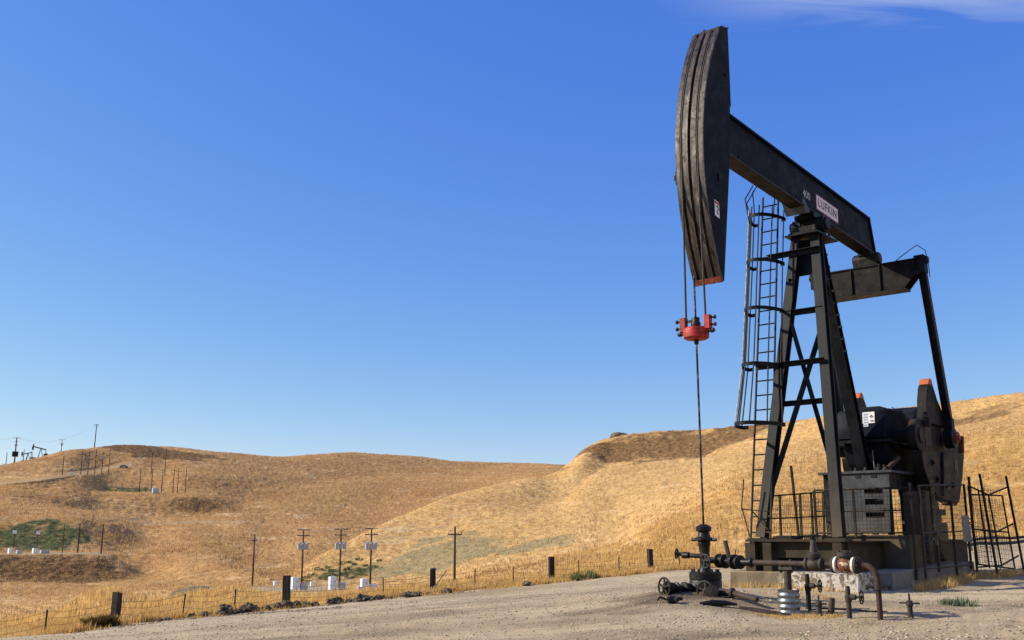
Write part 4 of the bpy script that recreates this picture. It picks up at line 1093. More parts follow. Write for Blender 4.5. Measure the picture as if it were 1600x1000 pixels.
for (uu, vv) in ((7.4, .25), (7.42, .0), (7.42, .72)):
    m = MB(); m.lathe(P(uu, vv, 2.5), (0, 0, 1), [(0, .05), (.03, .05), (.031, .03), (.09, .03)], 6); m.build('bolt', 'iron', stn)

for (a_, b_) in (((8.6, .80, 2.3), (9.6, 1.25, .40)), ((9.9, .80, 2.3), (9.05, 1.25, .40)), ((9.05, 1.2, 1.55), (9.85, 1.2, 1.55))):
    m = MB(); m.bar(P(*a_), P(*b_), .14, .14); m.build('strut', 'black', stn)

# steel skid under the samson post
m = MB()
m.box(P(3.98, 0, .875), (.40, 2.26, .05)); m.box(P(3.98, 0, .68), (.05, 2.24, .33)); 
sk = m.build('skid', 'skid', pj, bevel=.004)
for v in (-1.02, -.62, .95):
    m = MB(); m.box(P(3.92, v, .53), (.30, .24 if v < -.9 else .20, .60)); m.build('stub_column', 'skid', sk, bevel=.005)
for s in (-1, 1):
    m = MB(); m.ibeam(P(4.19, s * 1.0, .55), P(12.2, s * 1.0, .55), .30, .64, .03, .03, up=(0, 0, 1)); m.build('skid_runner', 'skid', sk)
for u in (5.4, 7.0, 9.5, 11.9):
    m = MB(); m.bar(P(u, -.98, .62), P(u, .98, .62), .18, .4); m.build('cross_member', 'skid', sk)
m = MB(); m.box(P(4.3, -.35, .94), (.5, .35, .08)); m.tube([P(4.0, -.1, .93), P(4.2, .1, .97), P(4.1, .3, .95)], .03, 6); m.build('rag_and_block', 'oily', sk)

# ------------------------------------------------------------------ carrier bar with polished rod
cb = thing('carrier_bar', 'red carrier bar with rope clamps hanging below the horse head', 'carrier bar', tuple(WELL), PJ_ROT)
m = MB(); m.lathe(P(.0, 0, 4.66), (0, 0, 1), [(0, .20), (.03, .245), (.16, .25), (.20, .235), (.215, .20), (.23, .20)], 26); m.build('bar_body', 'red', cb)
m = MB(); m.lathe(P(0, 0, 4.885), (0, 0, 1), [(0, .085), (.03, .095), (.11, .095), (.12, .075), (.20, .08), (.21, .05)], 10); m.box(P(0, -.11, 5.03), (.05, .14, .04)); m.build('rod_clamp', 'oily', cb, bevel=.004)
for s in (-1, 1):
    v = s * .265
    m = MB(); m.box(P(0, v, 4.97), (.12, .13, .28)); m.box(P(0, v - s * .03, 4.80), (.09, .06, .14)); rc = m.build('rope_clamp', 'red_dark' if s < 0 else 'red', cb, bevel=.012)
    for z in (4.91, 5.05):
        m = MB(); m.lathe(P(0, v + s * .06, z), P(0, s, 0), [(0, .022), (.07, .022), (.075, .040), (.105, .040)], 8); m.build('bolt', 'oily', rc)
    m = MB(); m.lathe(P(0, s * .22, 4.80), P(0, s, 0), [(0, .035), (.10, .035), (.11, .05), (.17, .045), (.18, .02)], 8); m.build('hinge_pin', 'oily', rc)
MB().tube([P(0, 0, 1.12), P(0, 0, 3.4), P(0, 0, 5.92)], .021, 8).build('polished_rod', 'rod', cb)
m = MB(); m.lathe(P(0, 0, 4.56), (0, 0, 1), [(0, .03), (.02, .045), (.10, .045)], 10); m.build('rod_collar', 'oily', cb)

# ------------------------------------------------------------------ concrete foundations
fd = thing('foundation', 'low concrete foundation with peeling whitewash under the pumpjack', 'foundation', tuple(WELL), PJ_ROT)
m = MB(); m.prism([P(3.66, -1.50, -.35), P(3.66, 1.40, -.35), P(3.70, 1.40, .23), P(3.70, -1.50, .23)], P(1.1, 0, 0)); m.build('front_block', 'concrete_white', fd, bevel=.03)
m = MB(); m.prism([P(4.82, -1.60, -.35), P(10.4, -1.60, -.35), P(10.4, -1.60, .36), P(4.82, -1.60, .24)], P(0, 3.28, 0)); m.build('slab', 'concrete_grey', fd, bevel=.02)
m = MB(); m.prism([P(6.20, -.88, .25), P(6.20, 1.60, .25), P(6.20, 1.60, 1.00), P(6.20, -.88, 1.00)], P(.75, 0, 0)); m.build('pier', 'concrete', fd, bevel=.02)
m = MB(); m.prism([P(8.0, .88, .35), P(8.0, 1.42, .35), P(8.0, 1.42, 2.02), P(8.0, .88, 2.02)], P(.3, 0, 0)); m.build('rear_pier', 'concrete', fd, bevel=.02)

# ------------------------------------------------------------------ safety guards of welded wire
def wire_mesh(m, o, a, b, na, nb, r=.0045):
    """a na x nb lattice on the parallelogram o, o+a, o+b"""
    o = Vector(o); a = Vector(a); b = Vector(b)
    for i in range(1, na): m.tube([o + a * (i / na), o + a * (i / na) + b], r, 3, caps=False)
    for j in range(1, nb): m.tube([o + b * (j / nb), o + b * (j / nb) + a], r, 3, caps=False)
def guard(name, label, c00, c10, c01, c11, posts, mids, parent_loc, cell=.10, rail=.022, grp=None):
    """c00 bottom start, c10 bottom end, c01 top start, c11 top end (machine frame)"""
    g = thing(name, label, 'safety fence', tuple(WELL), PJ_ROT, grp)
    c00, c10, c01, c11 = map(Vector, (c00, c10, c01, c11))
    MB().tube([c01, c11], rail, 6).build('top_rail', 'guard', g)
    MB().tube([c00, c10], rail, 6).build('bottom_rail', 'guard', g)
    for t in mids: MB().tube([c00.lerp(c01, t), c10.lerp(c11, t)], rail * .85, 6).build('middle_rail', 'guard', g)
    for t, dn, upx, lean in posts:
        b = c00.lerp(c10, t); tp = c01.lerp(c11, t); d = (tp - b).normalized()
        m = MB(); m.bar(b - d * dn, tp + d * upx + (c10 - c00).normalized() * lean, .05, .05); m.build('post', 'guard', g)
    m = MB(); L1 = (c10 - c00).length; L2 = (c01 - c00).length
    wire_mesh(m, c00, c10 - c00, c01 - c00, max(2, int(L1 / cell)), max(2, int(L2 / cell)))
    w = m.build('wire_mesh', 'guard', g, smooth=0, recalc=False)
    return g
GG = 'wire guard panels around the pumpjack'
guard('safety_fence', 'front wire guard panel before the slotted gearbox stand', P(6.10, -.50, 1.04), P(6.10, 1.72, 1.04), P(6.10, -.50, 2.02), P(6.10, 1.72, 2.02), [(.0, .8, 0, 0), (.42, .1, .0, 0), (1.0, 1.0, .1, 0)], (.5,), None, .085, grp=GG)
guard('safety_fence', 'long wire guard panel along the cranks, under the lower counterweight', P(6.20, 1.88, .28), P(9.45, 1.88, .30), P(6.20, 1.88, 2.06), P(9.45, 1.88, 2.20), [(.0, .45, 0, 0), (.28, .1, .12, 0), (.66, .4, .28, 0), (1.0, .1, .02, 0)], (.42,), None, .095, grp=GG)
guard('safety_fence', 'wire guard panel on the far side, seen between the front legs', P(6.15, -1.62, .95), P(9.6, -1.62, .98), P(6.15, -1.62, 1.92), P(9.6, -1.62, 2.14), [(.12, .1, 0, .06), (.42, .2, .70, -.25), (.46, .1, 0, .04), (.66, .1, 0, .02), (.86, .1, 0, .10)], (.45,), None, .10, grp=GG)
m = MB(); m.box(P(9.25, 1.90, 1.15), (.55, .012, .62)); tag_ = m.build('notice_board', 'concrete_grey')
tag_.location = tuple(WELL); tag_.rotation_euler = (0, 0, PJ_ROT); tag(tag_, 'small blank grey board wired to the guard panel beside the swung gate', 'board')

# bent gate panels swung open beside the machine
gt = thing('guard_gate', 'bent wire mesh gate hanging from leaning posts right of the pumpjack', 'gate', tuple(WELL), PJ_ROT)
A0, A1 = P(9.95, 1.86, .10), P(9.97, 1.86, 2.42)
B0, B1 = P(10.35, 2.22, -.02), P(9.62, 2.22, 2.46)
C0, C1 = P(11.9, 2.44, .05), P(11.0, 2.46, 2.46)
for p, q in ((A0, A1), (B0, B1), (C0, C1)):
    m = MB(); m.bar(p, q, .05, .05); m.build('post', 'guard', gt)
def onplane(s, t):      # bent leaf between post A and post C, folded at the middle
    if s < .6: b = A0.lerp(P(11.05, 2.15, .15), s / .6); tpp = P(9.85, 1.86, 2.20).lerp(P(10.45, 2.15, 1.98), s / .6)
    else: b = P(11.05, 2.15, .15).lerp(P(11.6, 2.42, .38), (s - .6) / .4); tpp = P(10.45, 2.15, 1.98).lerp(P(11.05, 2.44, 2.18), (s - .6) / .4)
    return b.lerp(tpp, t)
for t in (.06, .50, 1.0): MB().tube([onplane(0, t), onplane(.6, t), onplane(1, t)], .022, 6).build('bent_rail', 'guard', gt)
for s in (.0, .3, .6): MB().tube([onplane(s, .04), onplane(s, 1.0)], .022, 6).build('upright', 'guard', gt)
q00, q10, q01, q11 = P(9.95, 1.90, .30), P(11.6, 2.3, .16), P(9.80, 1.88, 1.98), P(11.1, 2.3, 1.98)
for t in (0, .5, 1): MB().tube([q00.lerp(q01, t), q10.lerp(q11, t)], .022, 6).build('rail', 'guard', gt)
for t in (0.0, 1.0): MB().tube([q00.lerp(q10, t), q01.lerp(q11, t)], .022, 6).build('upright', 'guard', gt)
m = MB(); wire_mesh(m, q00, q10 - q00, q01 - q00, 16, 15); wire_mesh(m, onplane(0, .05), onplane(.6, .05) - onplane(0, .05), onplane(0, 1) - onplane(0, .05), 8, 16)
m.build('wire_mesh', 'guard', gt, smooth=0, recalc=False)

# ------------------------------------------------------------------ wellhead
wh = thing('wellhead', 'oily black wellhead with bolted flange under the polished rod', 'wellhead', tuple(WELL), PJ_ROT)
m = MB(); m.lathe(P(0, 0, -.12), (0, 0, 1), [(0, .20), (.14, .20), (.15, .17), (.17, .17)], 26); m.build('casing', 'oily', wh)
m = MB(); m.lathe(P(0, 0, .04), (0, 0, 1), [(0, .28), (.01, .295), (.125, .295), (.14, .285)], 30); cf_ = m.build('casing_flange', 'oily', wh)
m = MB(); m.lathe(P(0, 0, .185), (0, 0, 1), [(0, .285), (.01, .295), (.12, .295), (.14, .27)], 30); tf_ = m.build('tubing_flange', 'oily', wh)
m = MB(); bolts(m, P(0, 0, .32), (0, 0, 1), .235, 12, .026, .05); m.build('bolts', 'oily', tf_)
m = MB(); m.lathe(P(0, 0, .32), (0, 0, 1), [(0, .13), (.04, .11), (.09, .095), (.26, .09), (.30, .10), (.33, .09), (.46, .105), (.52, .12), (.55, .105)], 20); m.build('tubing_head', 'oily', wh)
m = MB(); m.lathe(P(0, 0, .86), (0, 0, 1), [(0, .11), (.03, .17), (.07, .17), (.09, .12), (.18, .10), (.20, .14), (.27, .145), (.29, .11), (.32, .06)], 20)
m.tube([P(0, -.26, .90), P(0, .26, .90)], .028, 8); m.build('stuffing_box', 'oily', wh)
# side outlet on the far left with a small wheel
m = MB(); m.tube([P(0, 0, .60), P(-.05, -.36, .62), P(-.06, -.52, .64)], [.045, .04, .035], 10); m.lathe(P(-.05, -.30, .617), P(0, -1, 0), [(0, .06), (.12, .065), (.14, .05)], 10); so = m.build('bleed_valve', 'oily', wh)
wheel_part('handwheel', P(-.07, -.55, .645), P(-.2, -1, .05), .085, so, r=.014)
# two casing valves lying close to the ground
def ground_valve(pts, wheel_c, wheel_ax, wheel_r, mat, name='casing_valve'):
    m = MB(); m.tube(pts, .055, 10)
    for i in range(1, len(pts)):
        p = Vector(pts[i - 1]); q = Vector(pts[i]); d = q - p
        m.lathe(p.lerp(q, .35), d, [(0, .06), (.01, .11), (.05, .11), (.06, .08), (.14, .10), (.20, .09), (.21, .12), (.25, .12), (.26, .06)], 14)
    o = m.build(name, mat, wh)
    wheel_part('handwheel', wheel_c, wheel_ax, wheel_r, o, r=.019, hub=.04)
    return o
ground_valve([P(-.10, -.05, .02), P(-.48, -.20, .04), P(-.80, -.32, .06)], P(-.86, -.35, .07), P(-.9, -.35, 0), .165, 'oily')
ground_valve([P(-.05, .20, -.02), P(-.28, .30, -.01), P(-.52, .42, .0)], P(-.56, .30, .02), P(-.95, -.1, .05), .16, 'iron')
m = MB(); m.tube([P(-.30, .42, .0), P(-.38, .78, -.02), P(-.56, 1.30, -.10)], [.07, .055, .045], 10); m.lathe(P(-.36, .70, -.01), P(-.1, 1, -.05), [(0, .09), (.05, .09), (.06, .06)], 12); m.build('casing_line', 'rust_pipe', wh)

# ------------------------------------------------------------------ flow line from the wellhead to the ground
def wz(x, y, z): return Vector((x, y, z))
PZh = 1.18
p0 = wz(WELL[0], WELL[1], PZh + .02); p1 = wz(3.97, 18.35, PZh); p2 = wz(5.62, 16.78, PZh - .015); p3 = wz(5.80, 16.62, PZh - .06); p4 = wz(5.84, 16.58, PZh - .22); p5 = wz(5.84, 16.58, .25)
fl = thing('flow_line', 'rusty steel flow pipe with valves running from the wellhead to the ground', 'pipe', (0, 0, 0))
MB().tube([p0, p1.lerp(p0, .3), p1, p1.lerp(p2, .12)], .058, 14).build('wellhead_spool', 'oily', fl)
pd = (p2 - p1).normalized()
MB().tube([p1.lerp(p2, .08), p1.lerp(p2, .55)], .048, 14).build('pipe', 'rust_pipe', fl)
MB().tube([p1.lerp(p2, .55), p1.lerp(p2, .70)], .066, 14).build('pipe', 'rust_pipe', fl)
MB().tube([p1.lerp(p2, .70), p2], .052, 14).build('pipe', 'rust_red', fl)
m = MB(); pts = []
for i in range(9):
    a = math.pi / 2 * i / 8
    pts.append(p2 + pd * (.20 * math.sin(a)) + Vector((0, 0, -.24 * (1 - math.cos(a)))))
e_end = pts[-1]
m.tube(pts, .048, 14); m.build('elbow', 'rust_red', fl)
m = MB(); m.tube([e_end + Vector((0, 0, .005)), Vector((e_end.x, e_end.y, .25))], .043, 14); m.build('down_pipe', 'rust_red', fl)
m = MB(); cc = Vector((e_end.x, e_end.y, .80)); m.lathe(cc, (0, 0, 1), [(0, .07), (.07, .07)], 14)
for s in (-1, 1): m.tube([cc + Vector((.05 * s, 0, .035)), cc + Vector((.17 * s, .03, .05))], .024, 8); m.lathe(cc + Vector((.16 * s, .03, .03)), (s, 0, 0.1), [(0, .04), (.04, .04)], 6)
m.build('pipe_clamp', 'iron', fl)
# wellhead master valve
def flanges(m, p, d, offs, r, t):
    for o in offs: m.lathe(Vector(p) + Vector(d).normalized() * o, d, [(0, r), (t, r)], 18)
wd = (p1 - p0).normalized()
m = MB(); vb = p0.lerp(p1, .52)
m.lathe(vb - wd * .12, wd, [(0, .07), (.02, .125), (.05, .125), (.06, .09), (.12, .12), (.18, .09), (.19, .125), (.23, .125), (.24, .07)], 16)
mv = m.build('master_valve', 'oily', fl)
m = MB(); m.tube([vb, vb + Vector((-.30, -.16, 0))], .035, 8); m.build('valve_stem', 'oily', mv)
wheel_part('handwheel', vb + Vector((-.34, -.18, 0)), (-.8, -.55, 0), .115, mv, r=.017)
m = MB(); m.tube([vb + wd * .22 + Vector((0, 0, .02)), vb + wd * .20 + Vector((-.05, .02, .36))], .038, 8); m.build('gauge_stub', 'iron', mv)
m = MB(); vb2 = p0.lerp(p1, .92); m.lathe(vb2 - wd * .1, wd, [(0, .07), (.01, .13), (.06, .13), (.07, .08), (.16, .085), (.17, .12), (.21, .12), (.22, .07)], 16)
m.lathe(p1.lerp(p2, .10) - pd * .03, pd, [(0, .06), (.01, .085), (.05, .085), (.06, .06)], 14); m.build('union', 'oily', fl)
# gate valve in mid-run, stem and wheel on top
vg = p1.lerp(p2, .62); m = MB()
m.lathe(vg - pd * .16, pd, [(0, .07), (.01, .11), (.05, .11), (.06, .085), (.13, .11), (.19, .11), (.26, .085), (.27, .11), (.31, .11), (.32, .07)], 16)
m.lathe(vg, (0, 0, 1), [(0, .09), (.10, .10), (.13, .12), (.17, .12), (.19, .075), (.27, .06), (.30, .05), (.42, .045), (.44, .03), (.52, .02)], 14)
gv = m.build('gate_valve', 'iron', fl)
wheel_part('handwheel', vg + Vector((0, 0, .46)), (0.05, 0.05, 1), .125, gv, r=.015)
# check valve between white-painted flanges
vc = p1.lerp(p2, .86); m = MB()
m.lathe(vc - pd * .12, pd, [(0, .08), (.04, .105), (.09, .13), (.15, .13), (.20, .105), (.24, .08)], 18); cv = m.build('check_valve', 'rust_peel', fl)
m = MB(); m.lathe(vc + Vector((0, 0, .08)), (0, 0, 1), [(0, .08), (.05, .09), (.055, .125), (.085, .125), (.09, .125), (.12, .125), (.125, .06), (.15, .05)], 16); bolts(m, vc + Vector((0, 0, .2)), (0, 0, 1), .10, 8, .016, .03); m.build('bonnet', 'iron', cv)
for o in (-.17, .13):
    m = MB(); m.lathe(vc + pd * o, pd, [(0, .13), (.035, .13)], 20); m.build('white_flange', 'gasket', cv)
    m = MB(); m.lathe(vc + pd * (o + (-.045 if o < 0 else .04)), pd, [(0, .135), (.04, .135)], 20); bolts(m, vc + pd * (o - .06 if o < 0 else o + .08), pd, .11, 8, .015, .03); m.build('flange', 'iron', cv)

# pipe stand with a corrugated galvanised sleeve
ps_xy = p1.lerp(p2, .40)
gz = ground_z(ps_xy.x, ps_xy.y)
ps = thing('pipe_stand', 'steel pipe stand in a corrugated galvanised sleeve holding up the flow pipe', 'pipe stand', (ps_xy.x, ps_xy.y, gz))
hst = PZh - .06 - gz
m = MB(); m.lathe((0, 0, -.1), (0, 0, 1), [(0, .062), (hst + .1, .062)], 18); m.build('column', 'iron', ps)
m = MB(); m.box((0, 0, hst - .03), (.26, .16, .05), -.75); m.lathe((.05, -.05, hst - .10), (0, 0, 1), [(0, .03), (.22, .03)], 8); m.lathe((-.09, .08, hst - .10), (0, 0, 1), [(0, .03), (.16, .03)], 8); m.build('saddle_plate', 'iron', ps, bevel=.006)
prof = [(-.06, .175)]
for i in range(33):
    h = .375 * i / 32; prof.append((h, .178 + .009 * math.cos(h / .094 * 2 * math.pi)))
prof += [(.377, .170), (.36, .166), (.0, .166)]
m = MB(); m.lathe((0, 0, 0), (0, 0, 1), prof, 28); m.build('corrugated_sleeve', 'galv', ps, smooth=60)

# small risers and stems in the gravel
def riser(name, label, x, y, h, wheel_dir, mat='rust_pipe', r=.042):
    g = ground_z(x, y); t = thing(name, label, 'valve', (x, y, g))
    m = MB(); m.lathe((0, 0, -.1), (0, 0, 1), [(0, r), (.1 + h * .5, r), (.1 + h * .5 + .01, r * 1.25), (.1 + h * .55, r * 1.25), (.1 + h * .7, r * 1.35), (.1 + h * .72, r * .9), (.1 + h * .85, r * .95), (.1 + h, r * .8)], 14); m.build('riser_pipe', mat, t)
    if wheel_dir:
        d = Vector(wheel_dir).normalized(); c = Vector((0, 0, h * .66))
        m = MB(); m.lathe(c, d, [(0, .035), (.06, .05), (.12, .045), (.13, .022), (.22, .02)], 10); vb_ = m.build('valve_body', 'iron', t)
        wheel_part('handwheel', c + d * .21, d, .10, vb_, 'wheel', .011, 5, .022)
    return t
def px_pos(dx, dy):    # spot near the flow line, metres right of and toward the camera from the stand
    return ps_xy.x + dx, ps_xy.y + dy
x, y = 5.38, 16.95; riser('valve_riser', 'short rusty riser with a side handwheel before the concrete block', x, y, .50, (.75, -.55, 0))
x, y = 5.05, 18.05; riser('valve_riser', 'handwheel valve riser just behind the pipe stand', x, y, .58, (.75, -.5, 0), 'oily')
x, y = 5.26, 17.55; g = ground_z(x, y); o = MB(); o.lathe((0, 0, -.08), (.1, -.05, 1), [(0, .055), (.33, .05), (.34, .045), (.30, .04)], 14)
sp_ = o.build('pipe_stub', 'rust_pipe'); sp_.location = (x, y, g); tag(sp_, 'bare leaning pipe stub between the two handwheel risers', 'pipe')
def tee_stem(label, x, y, h, w):
    g = ground_z(x, y); t = thing('tee_stem', label, 'valve stem', (x, y, g))
    m = MB(); m.lathe((0, 0, -.08), (0, 0, 1), [(0, .04), (.08 + h * .45, .04), (.08 + h * .5, .055), (.08 + h * .6, .055), (.08 + h * .62, .016), (.08 + h, .014)], 10); m.build('stem', 'iron', t)
    m = MB(); m.bar((-w, .03, h * .60), (w, -.03, h * .58), .03, .022); m.lathe((0, 0, h * .56), (0, 0, 1), [(0, .045), (.05, .045)], 10); m.build('tee_handle', 'rust_pipe', t)
    return t
tee_stem('small valve stem with a tee handle left of the pipe stub', 5.02, 17.35, .32, .12)
tee_stem('small lone valve stem with a tee handle right of the down pipe', 6.28, 16.75, .36, .15)
# fitting and rag of pipe scale in the gravel
g = ground_z(2.75, 17.9); t = thing('scrap_fitting', 'oily black scrap fitting lying on the gravel before the wellhead', 'scrap fitting', (2.75, 17.9, g))
m = MB(); m.lathe((-.12, 0, .05), (1, .2, 0.1), [(0, .05), (.06, .07), (.14, .06), (.15, .035), (.26, .03)], 9); m.lathe((0, .02, .04), (0.2, -1, .25), [(0, .05), (.12, .045), (.16, .03)], 8); m.build('body', 'oily', t)
m = MB(); m.tube([(-.14, .02, .06), (-.24, .05, .10), (-.28, .1, .05)], .02, 6); m.build('nipple', 'oily', t)
g = ground_z(3.45, 17.75); o = MB(); o.tube([(-.30, .02, .03), (-.1, -.02, .05), (.12, .0, .045), (.32, .04, .02)], [.03, .05, .045, .02], 8)
o = o.build('pipe_offcut', 'oily'); o.location = (3.45, 17.75, g); tag(o, 'oily pipe offcut half buried in gravel before the wellhead', 'pipe')
pts = []
for i in range(9):
    x = 3.80 + i * .095; y = 17.75 - .03 * i + .02 * math.sin(i); pts.append((x, y, ground_z(x, y) + .02 - .03 * abs(i - 4) / 4))
bp_ = MB().tube(pts, .05, 8).build('buried_pipe', 'rust_pipe'); tag(bp_, 'half buried rusty pipe running through gravel to the pipe stand', 'pipe')
pts = [(4.95 + .25 * i, 17.75 - .05 * i + .05 * math.sin(i * 1.7), 0) for i in range(6)]
pts = [(x, y, ground_z(x, y) + .03 + .03 * math.sin(i)) for i, (x, y, _) in enumerate(pts)]
o = MB().tube(pts, .014, 6).build('loose_cable', 'rope'); tag(o, 'thin black cable lying on gravel behind the pipe stand', 'cable')
# surface lines behind the gate
for k, (dz, lab) in enumerate(((.12, 'long surface pipe on the far pad behind the gate, upper one'), (.0, 'long surface pipe on the far pad behind the gate, lower one'))):
    pts = []
    for i in range(12):
        az = 19.5 + i * .75; r = 52 + k * -6 + .9 * i
        x, y = polar(az, r); pts.append((x, y, ground_z(x, y) + .35 + dz + .04 * math.sin(i * 2.1 + k)))
    o = MB().tube(pts, .07, 8).build('surface_pipe', 'oily'); tag(o, lab, 'pipe')
x, y = polar(23.6, 54); t = thing('far_valve_tree', 'small pale valve cluster standing on the far pad behind the gate', 'valve', (x, y, ground_z(x, y)))
m = MB(); m.lathe((0, 0, 0), (0, 0, 1), [(0, .10), (.5, .10), (.52, .2), (.6, .2), (.62, .1), (1.0, .1), (1.02, .18), (1.1, .18)], 12); m.build('body', 'galv', t)
wheel_part('handwheel', (0, -.1, 1.3), (0, -1, .2), .2, t, 'wheel', .03)

# ------------------------------------------------------------------ roadside fence
fence = thing('wire_fence', 'barbed wire fence of old timber and thin steel posts along the road edge', 'fence', at_ground(-4.29, 37.2))
FO = fence.location.copy()
fpts = []
wood = [(-20.47, 32.1, .86, .235, .03), (-12.03, 34.9, .98, .235, -.005), (-4.29, 37.2, .84, .22, .0), (2.15, 39.0, .88, .22, -.01), (7.51, 42.0, .90, .21, -.03)]
for i, (az, r, h, w, lean) in enumerate(wood):
    x, y, z = at_ground(az, r); b = Vector((x, y, z)) - FO
    rd = random.Random(i)
    m = MB(); n = 7; ring = []
    for j in range(n):
        t = j / (n - 1); zz = -.3 + t * (h + .3)
        for k in range(4):
            a = R(12 * (i - 2)) + math.pi / 4 + k * math.pi / 2
            rr = w * .64 * (1 + rd.uniform(-.05, .05))
            ring.append(b + Vector((math.cos(a) * rr + lean * zz, math.sin(a) * rr * .8, zz + (rd.uniform(-.03, .03) if j == n - 1 else 0))))
    fs = [(3, 2, 1, 0), tuple(4 * (n - 1) + k for k in range(4))]
    for j in range(n - 1):
        for k in range(4): fs.append((4 * j + k, 4 * j + (k + 1) % 4, 4 * j + 4 + (k + 1) % 4, 4 * j + 4 + k))
    m.add(ring, fs); o = m.build('timber_post', 'post', fence, bevel=.015)
    fpts.append((az, b, h))
thin = [(-27.3, 29.8, .1), (-23.66, 30.6, .02), (-17.25, 33.0, .09), (-14.66, 33.8, .02), (-6.9, 36.4, -.06), (-2.01, 37.8, 0), (0.07, 38.4, 0), (3.64, 39.5, -.02), (5.82, 40.8, -.02), (9.08, 43.5, -.07), (12.01, 46.4, 0), (14.6, 49.0, .03)]
for az, r, lean in thin:
    x, y, z = at_ground(az, r); b = Vector((x, y, z)) - FO
    m = MB(); m.bar(b + Vector((0, 0, -.3)), b + Vector((lean * .7, 0, 0.68)), .036, .036)
    m.build('steel_post', 'tpost', fence); fpts.append((az, b, .68))
fpts.sort(key=lambda t: t[0])
for hgt in (.28, .46, .62):
    for (a0, b0, h0), (a1, b1, h1) in zip(fpts[:-1], fpts[1:]):
        pts = [b0.lerp(b1, t) + Vector((0, 0, min(hgt, h0 - .03) * (1 - t) + min(hgt, h1 - .03) * t - .10 * 4 * t * (1 - t) * (.6 + .4 * random.random()))) for t in (0, .2, .4, .6, .8, 1)]
        MB().tube(pts, .0042, 4, caps=False).build('wire', 'wire', fence)
x, y, z = at_ground(-4.0, 36.9); m = MB(); m.tube([Vector((x, y, z)) - FO + Vector((-.25, -.2, 0)), Vector((x, y, z)) - FO + Vector((.28, .1, .75))], .02, 6); m.build('fallen_stake', 'steel_light', fence)

# ------------------------------------------------------------------ rocks along the road edge
rocks = [(-17.93, 31.5, 0.27), (-16.74, 31.8, 0.31), (-16.11, 32.0, 0.4), (-15.1, 32.3, 0.62), (-14.46, 32.5, 0.4), (-13.94, 32.8, 0.58), (-13.45, 33.0, 0.36), (-13.0, 33.1, 0.44), (-12.25, 33.5, 0.67), (-11.52, 33.7, 0.49), (-10.99, 33.9, 0.4), (-10.53, 34.0, 0.36), (-9.76, 34.2, 0.44), (-9.39, 34.4, 0.66), (-8.75, 34.6, 0.31), (-8.18, 34.7, 0.56), (-7.71, 34.9, 0.49), (-7.2, 35.0, 0.46), (-6.55, 35.2, 0.22), (-5.52, 35.5, 0.57), (-4.94, 35.7, 0.36), (-4.56, 35.8, 0.27), (-3.56, 36.1, 0.48), (-1.39, 36.7, 0.22), (0.8, 37.3, 0.44), (-18.29, 31.5, 0.22)]
ORD = ['leftmost', 'second', 'third', 'fourth', 'fifth', 'sixth', 'seventh', 'eighth', 'ninth', 'tenth', 'eleventh', 'twelfth', 'thirteenth', 'fourteenth', 'fifteenth', 'sixteenth', 'seventeenth', 'eighteenth', 'nineteenth', 'twentieth', 'twenty-first', 'twenty-second', 'twenty-third']
rocks.sort()
def rock_label(i, w):
    size = 'large' if w > .5 else 'middling' if w > .35 else 'small'
    if i == len(rocks) - 1: return 'lone dark rock at the road edge left of the fourth timber post'
    if i == len(rocks) - 2: return 'small lone rock at the road edge right of the third timber post'
    if i == len(rocks) - 3: return 'middling dark rock at the right end of the roadside row'
    return '%s dark rock, %s from the left in the roadside row' % (size, ORD[i]) if i else 'tiny dark rock, leftmost of the roadside row'
for i, (az, r, w) in enumerate(rocks):
    x, y, z = at_ground(az, r)
    rd = random.Random(100 + i); w = w * .8
    o = rock_part('roadside_rock', (w * 1.1, w * rd.uniform(.7, 1.0), w * rd.uniform(.55, .8)), 40 + i, 'rock', None, 3, .9)
    o.location = (x, y, z + w * .16); o.rotation_euler = (0, 0, rd.uniform(0, 6.3))
    tag(o, rock_label(i, w), 'rock', 'rocks along the road edge')
x, y, z = at_ground(5.98, 396); o = rock_part('hilltop_outcrop', (7.0, 4, 3.0), 5, 'rock_tan', None, 3, .45); o.location = (x, y, z - .3); tag(o, 'tan rock outcrop on the brow of the golden hill', 'rock')
x, y, z = at_ground(-16.36, 150); o = rock_part('earth_mound', (9.5, 6, 3.4), 15, 'dirt_mound', None, 4, .12); o.location = (x, y, z - .2); tag(o, 'dark heap of earth on the valley gravel flat', 'earth mound')

# ------------------------------------------------------------------ utility poles
def pole(label, az, r, h, arms=(), trans=0, grp='utility poles', mat='pole', rad=.16, lean=0.0, name='utility_pole', yaw=None, boxes=()):
    x, y, z = at_ground(az, r)
    t = thing(name, label, 'utility pole', (x, y, z), R(-az) if yaw is None else yaw, grp)
    m = MB(); m.tube([(0, 0, -.5), (lean * h * .5, 0, h * .5), (lean * h, 0, h)], [rad, rad * .85, rad * .65], 8); m.build('shaft', mat, t)
    for (hz, w) in arms:
        m = MB(); m.box((lean * hz, -.14, hz), (w, .12, .14)); cr = m.build('cross_arm', mat, t)
        for s in (-.45, -.25, .25, .45):
            m = MB(); m.lathe((lean * hz + s * w, -.14, hz + .07), (0, 0, 1), [(0, .03), (.05, .06), (.16, .06), (.2, .03)], 6); m.build('insulator', 'transformer', cr)
    for k in range(trans):
        m = MB(); cx = (k - (trans - 1) / 2) * .62; m.lathe((lean * h + cx, -.35, h - 3.2), (0, 0, 1), [(0, .24), (.04, .27), (.95, .27), (1.0, .22), (1.06, .05)], 12); m.build('transformer', 'transformer', t)
    if trans:
        m = MB(); m.box((lean * h, -.18, h - 2.2), (1.9, .1, .12)); m.build('transformer_rack', mat, t)
    for (bx_, bz, bw, bh, bm_) in boxes:
        m = MB(); m.box((bx_, -.25, bz), (bw, .4, bh)); m.build('box', bm_, t, bevel=.02)
    return t, Vector((x, y, z + h))
VP = 'utility poles on the valley flat'
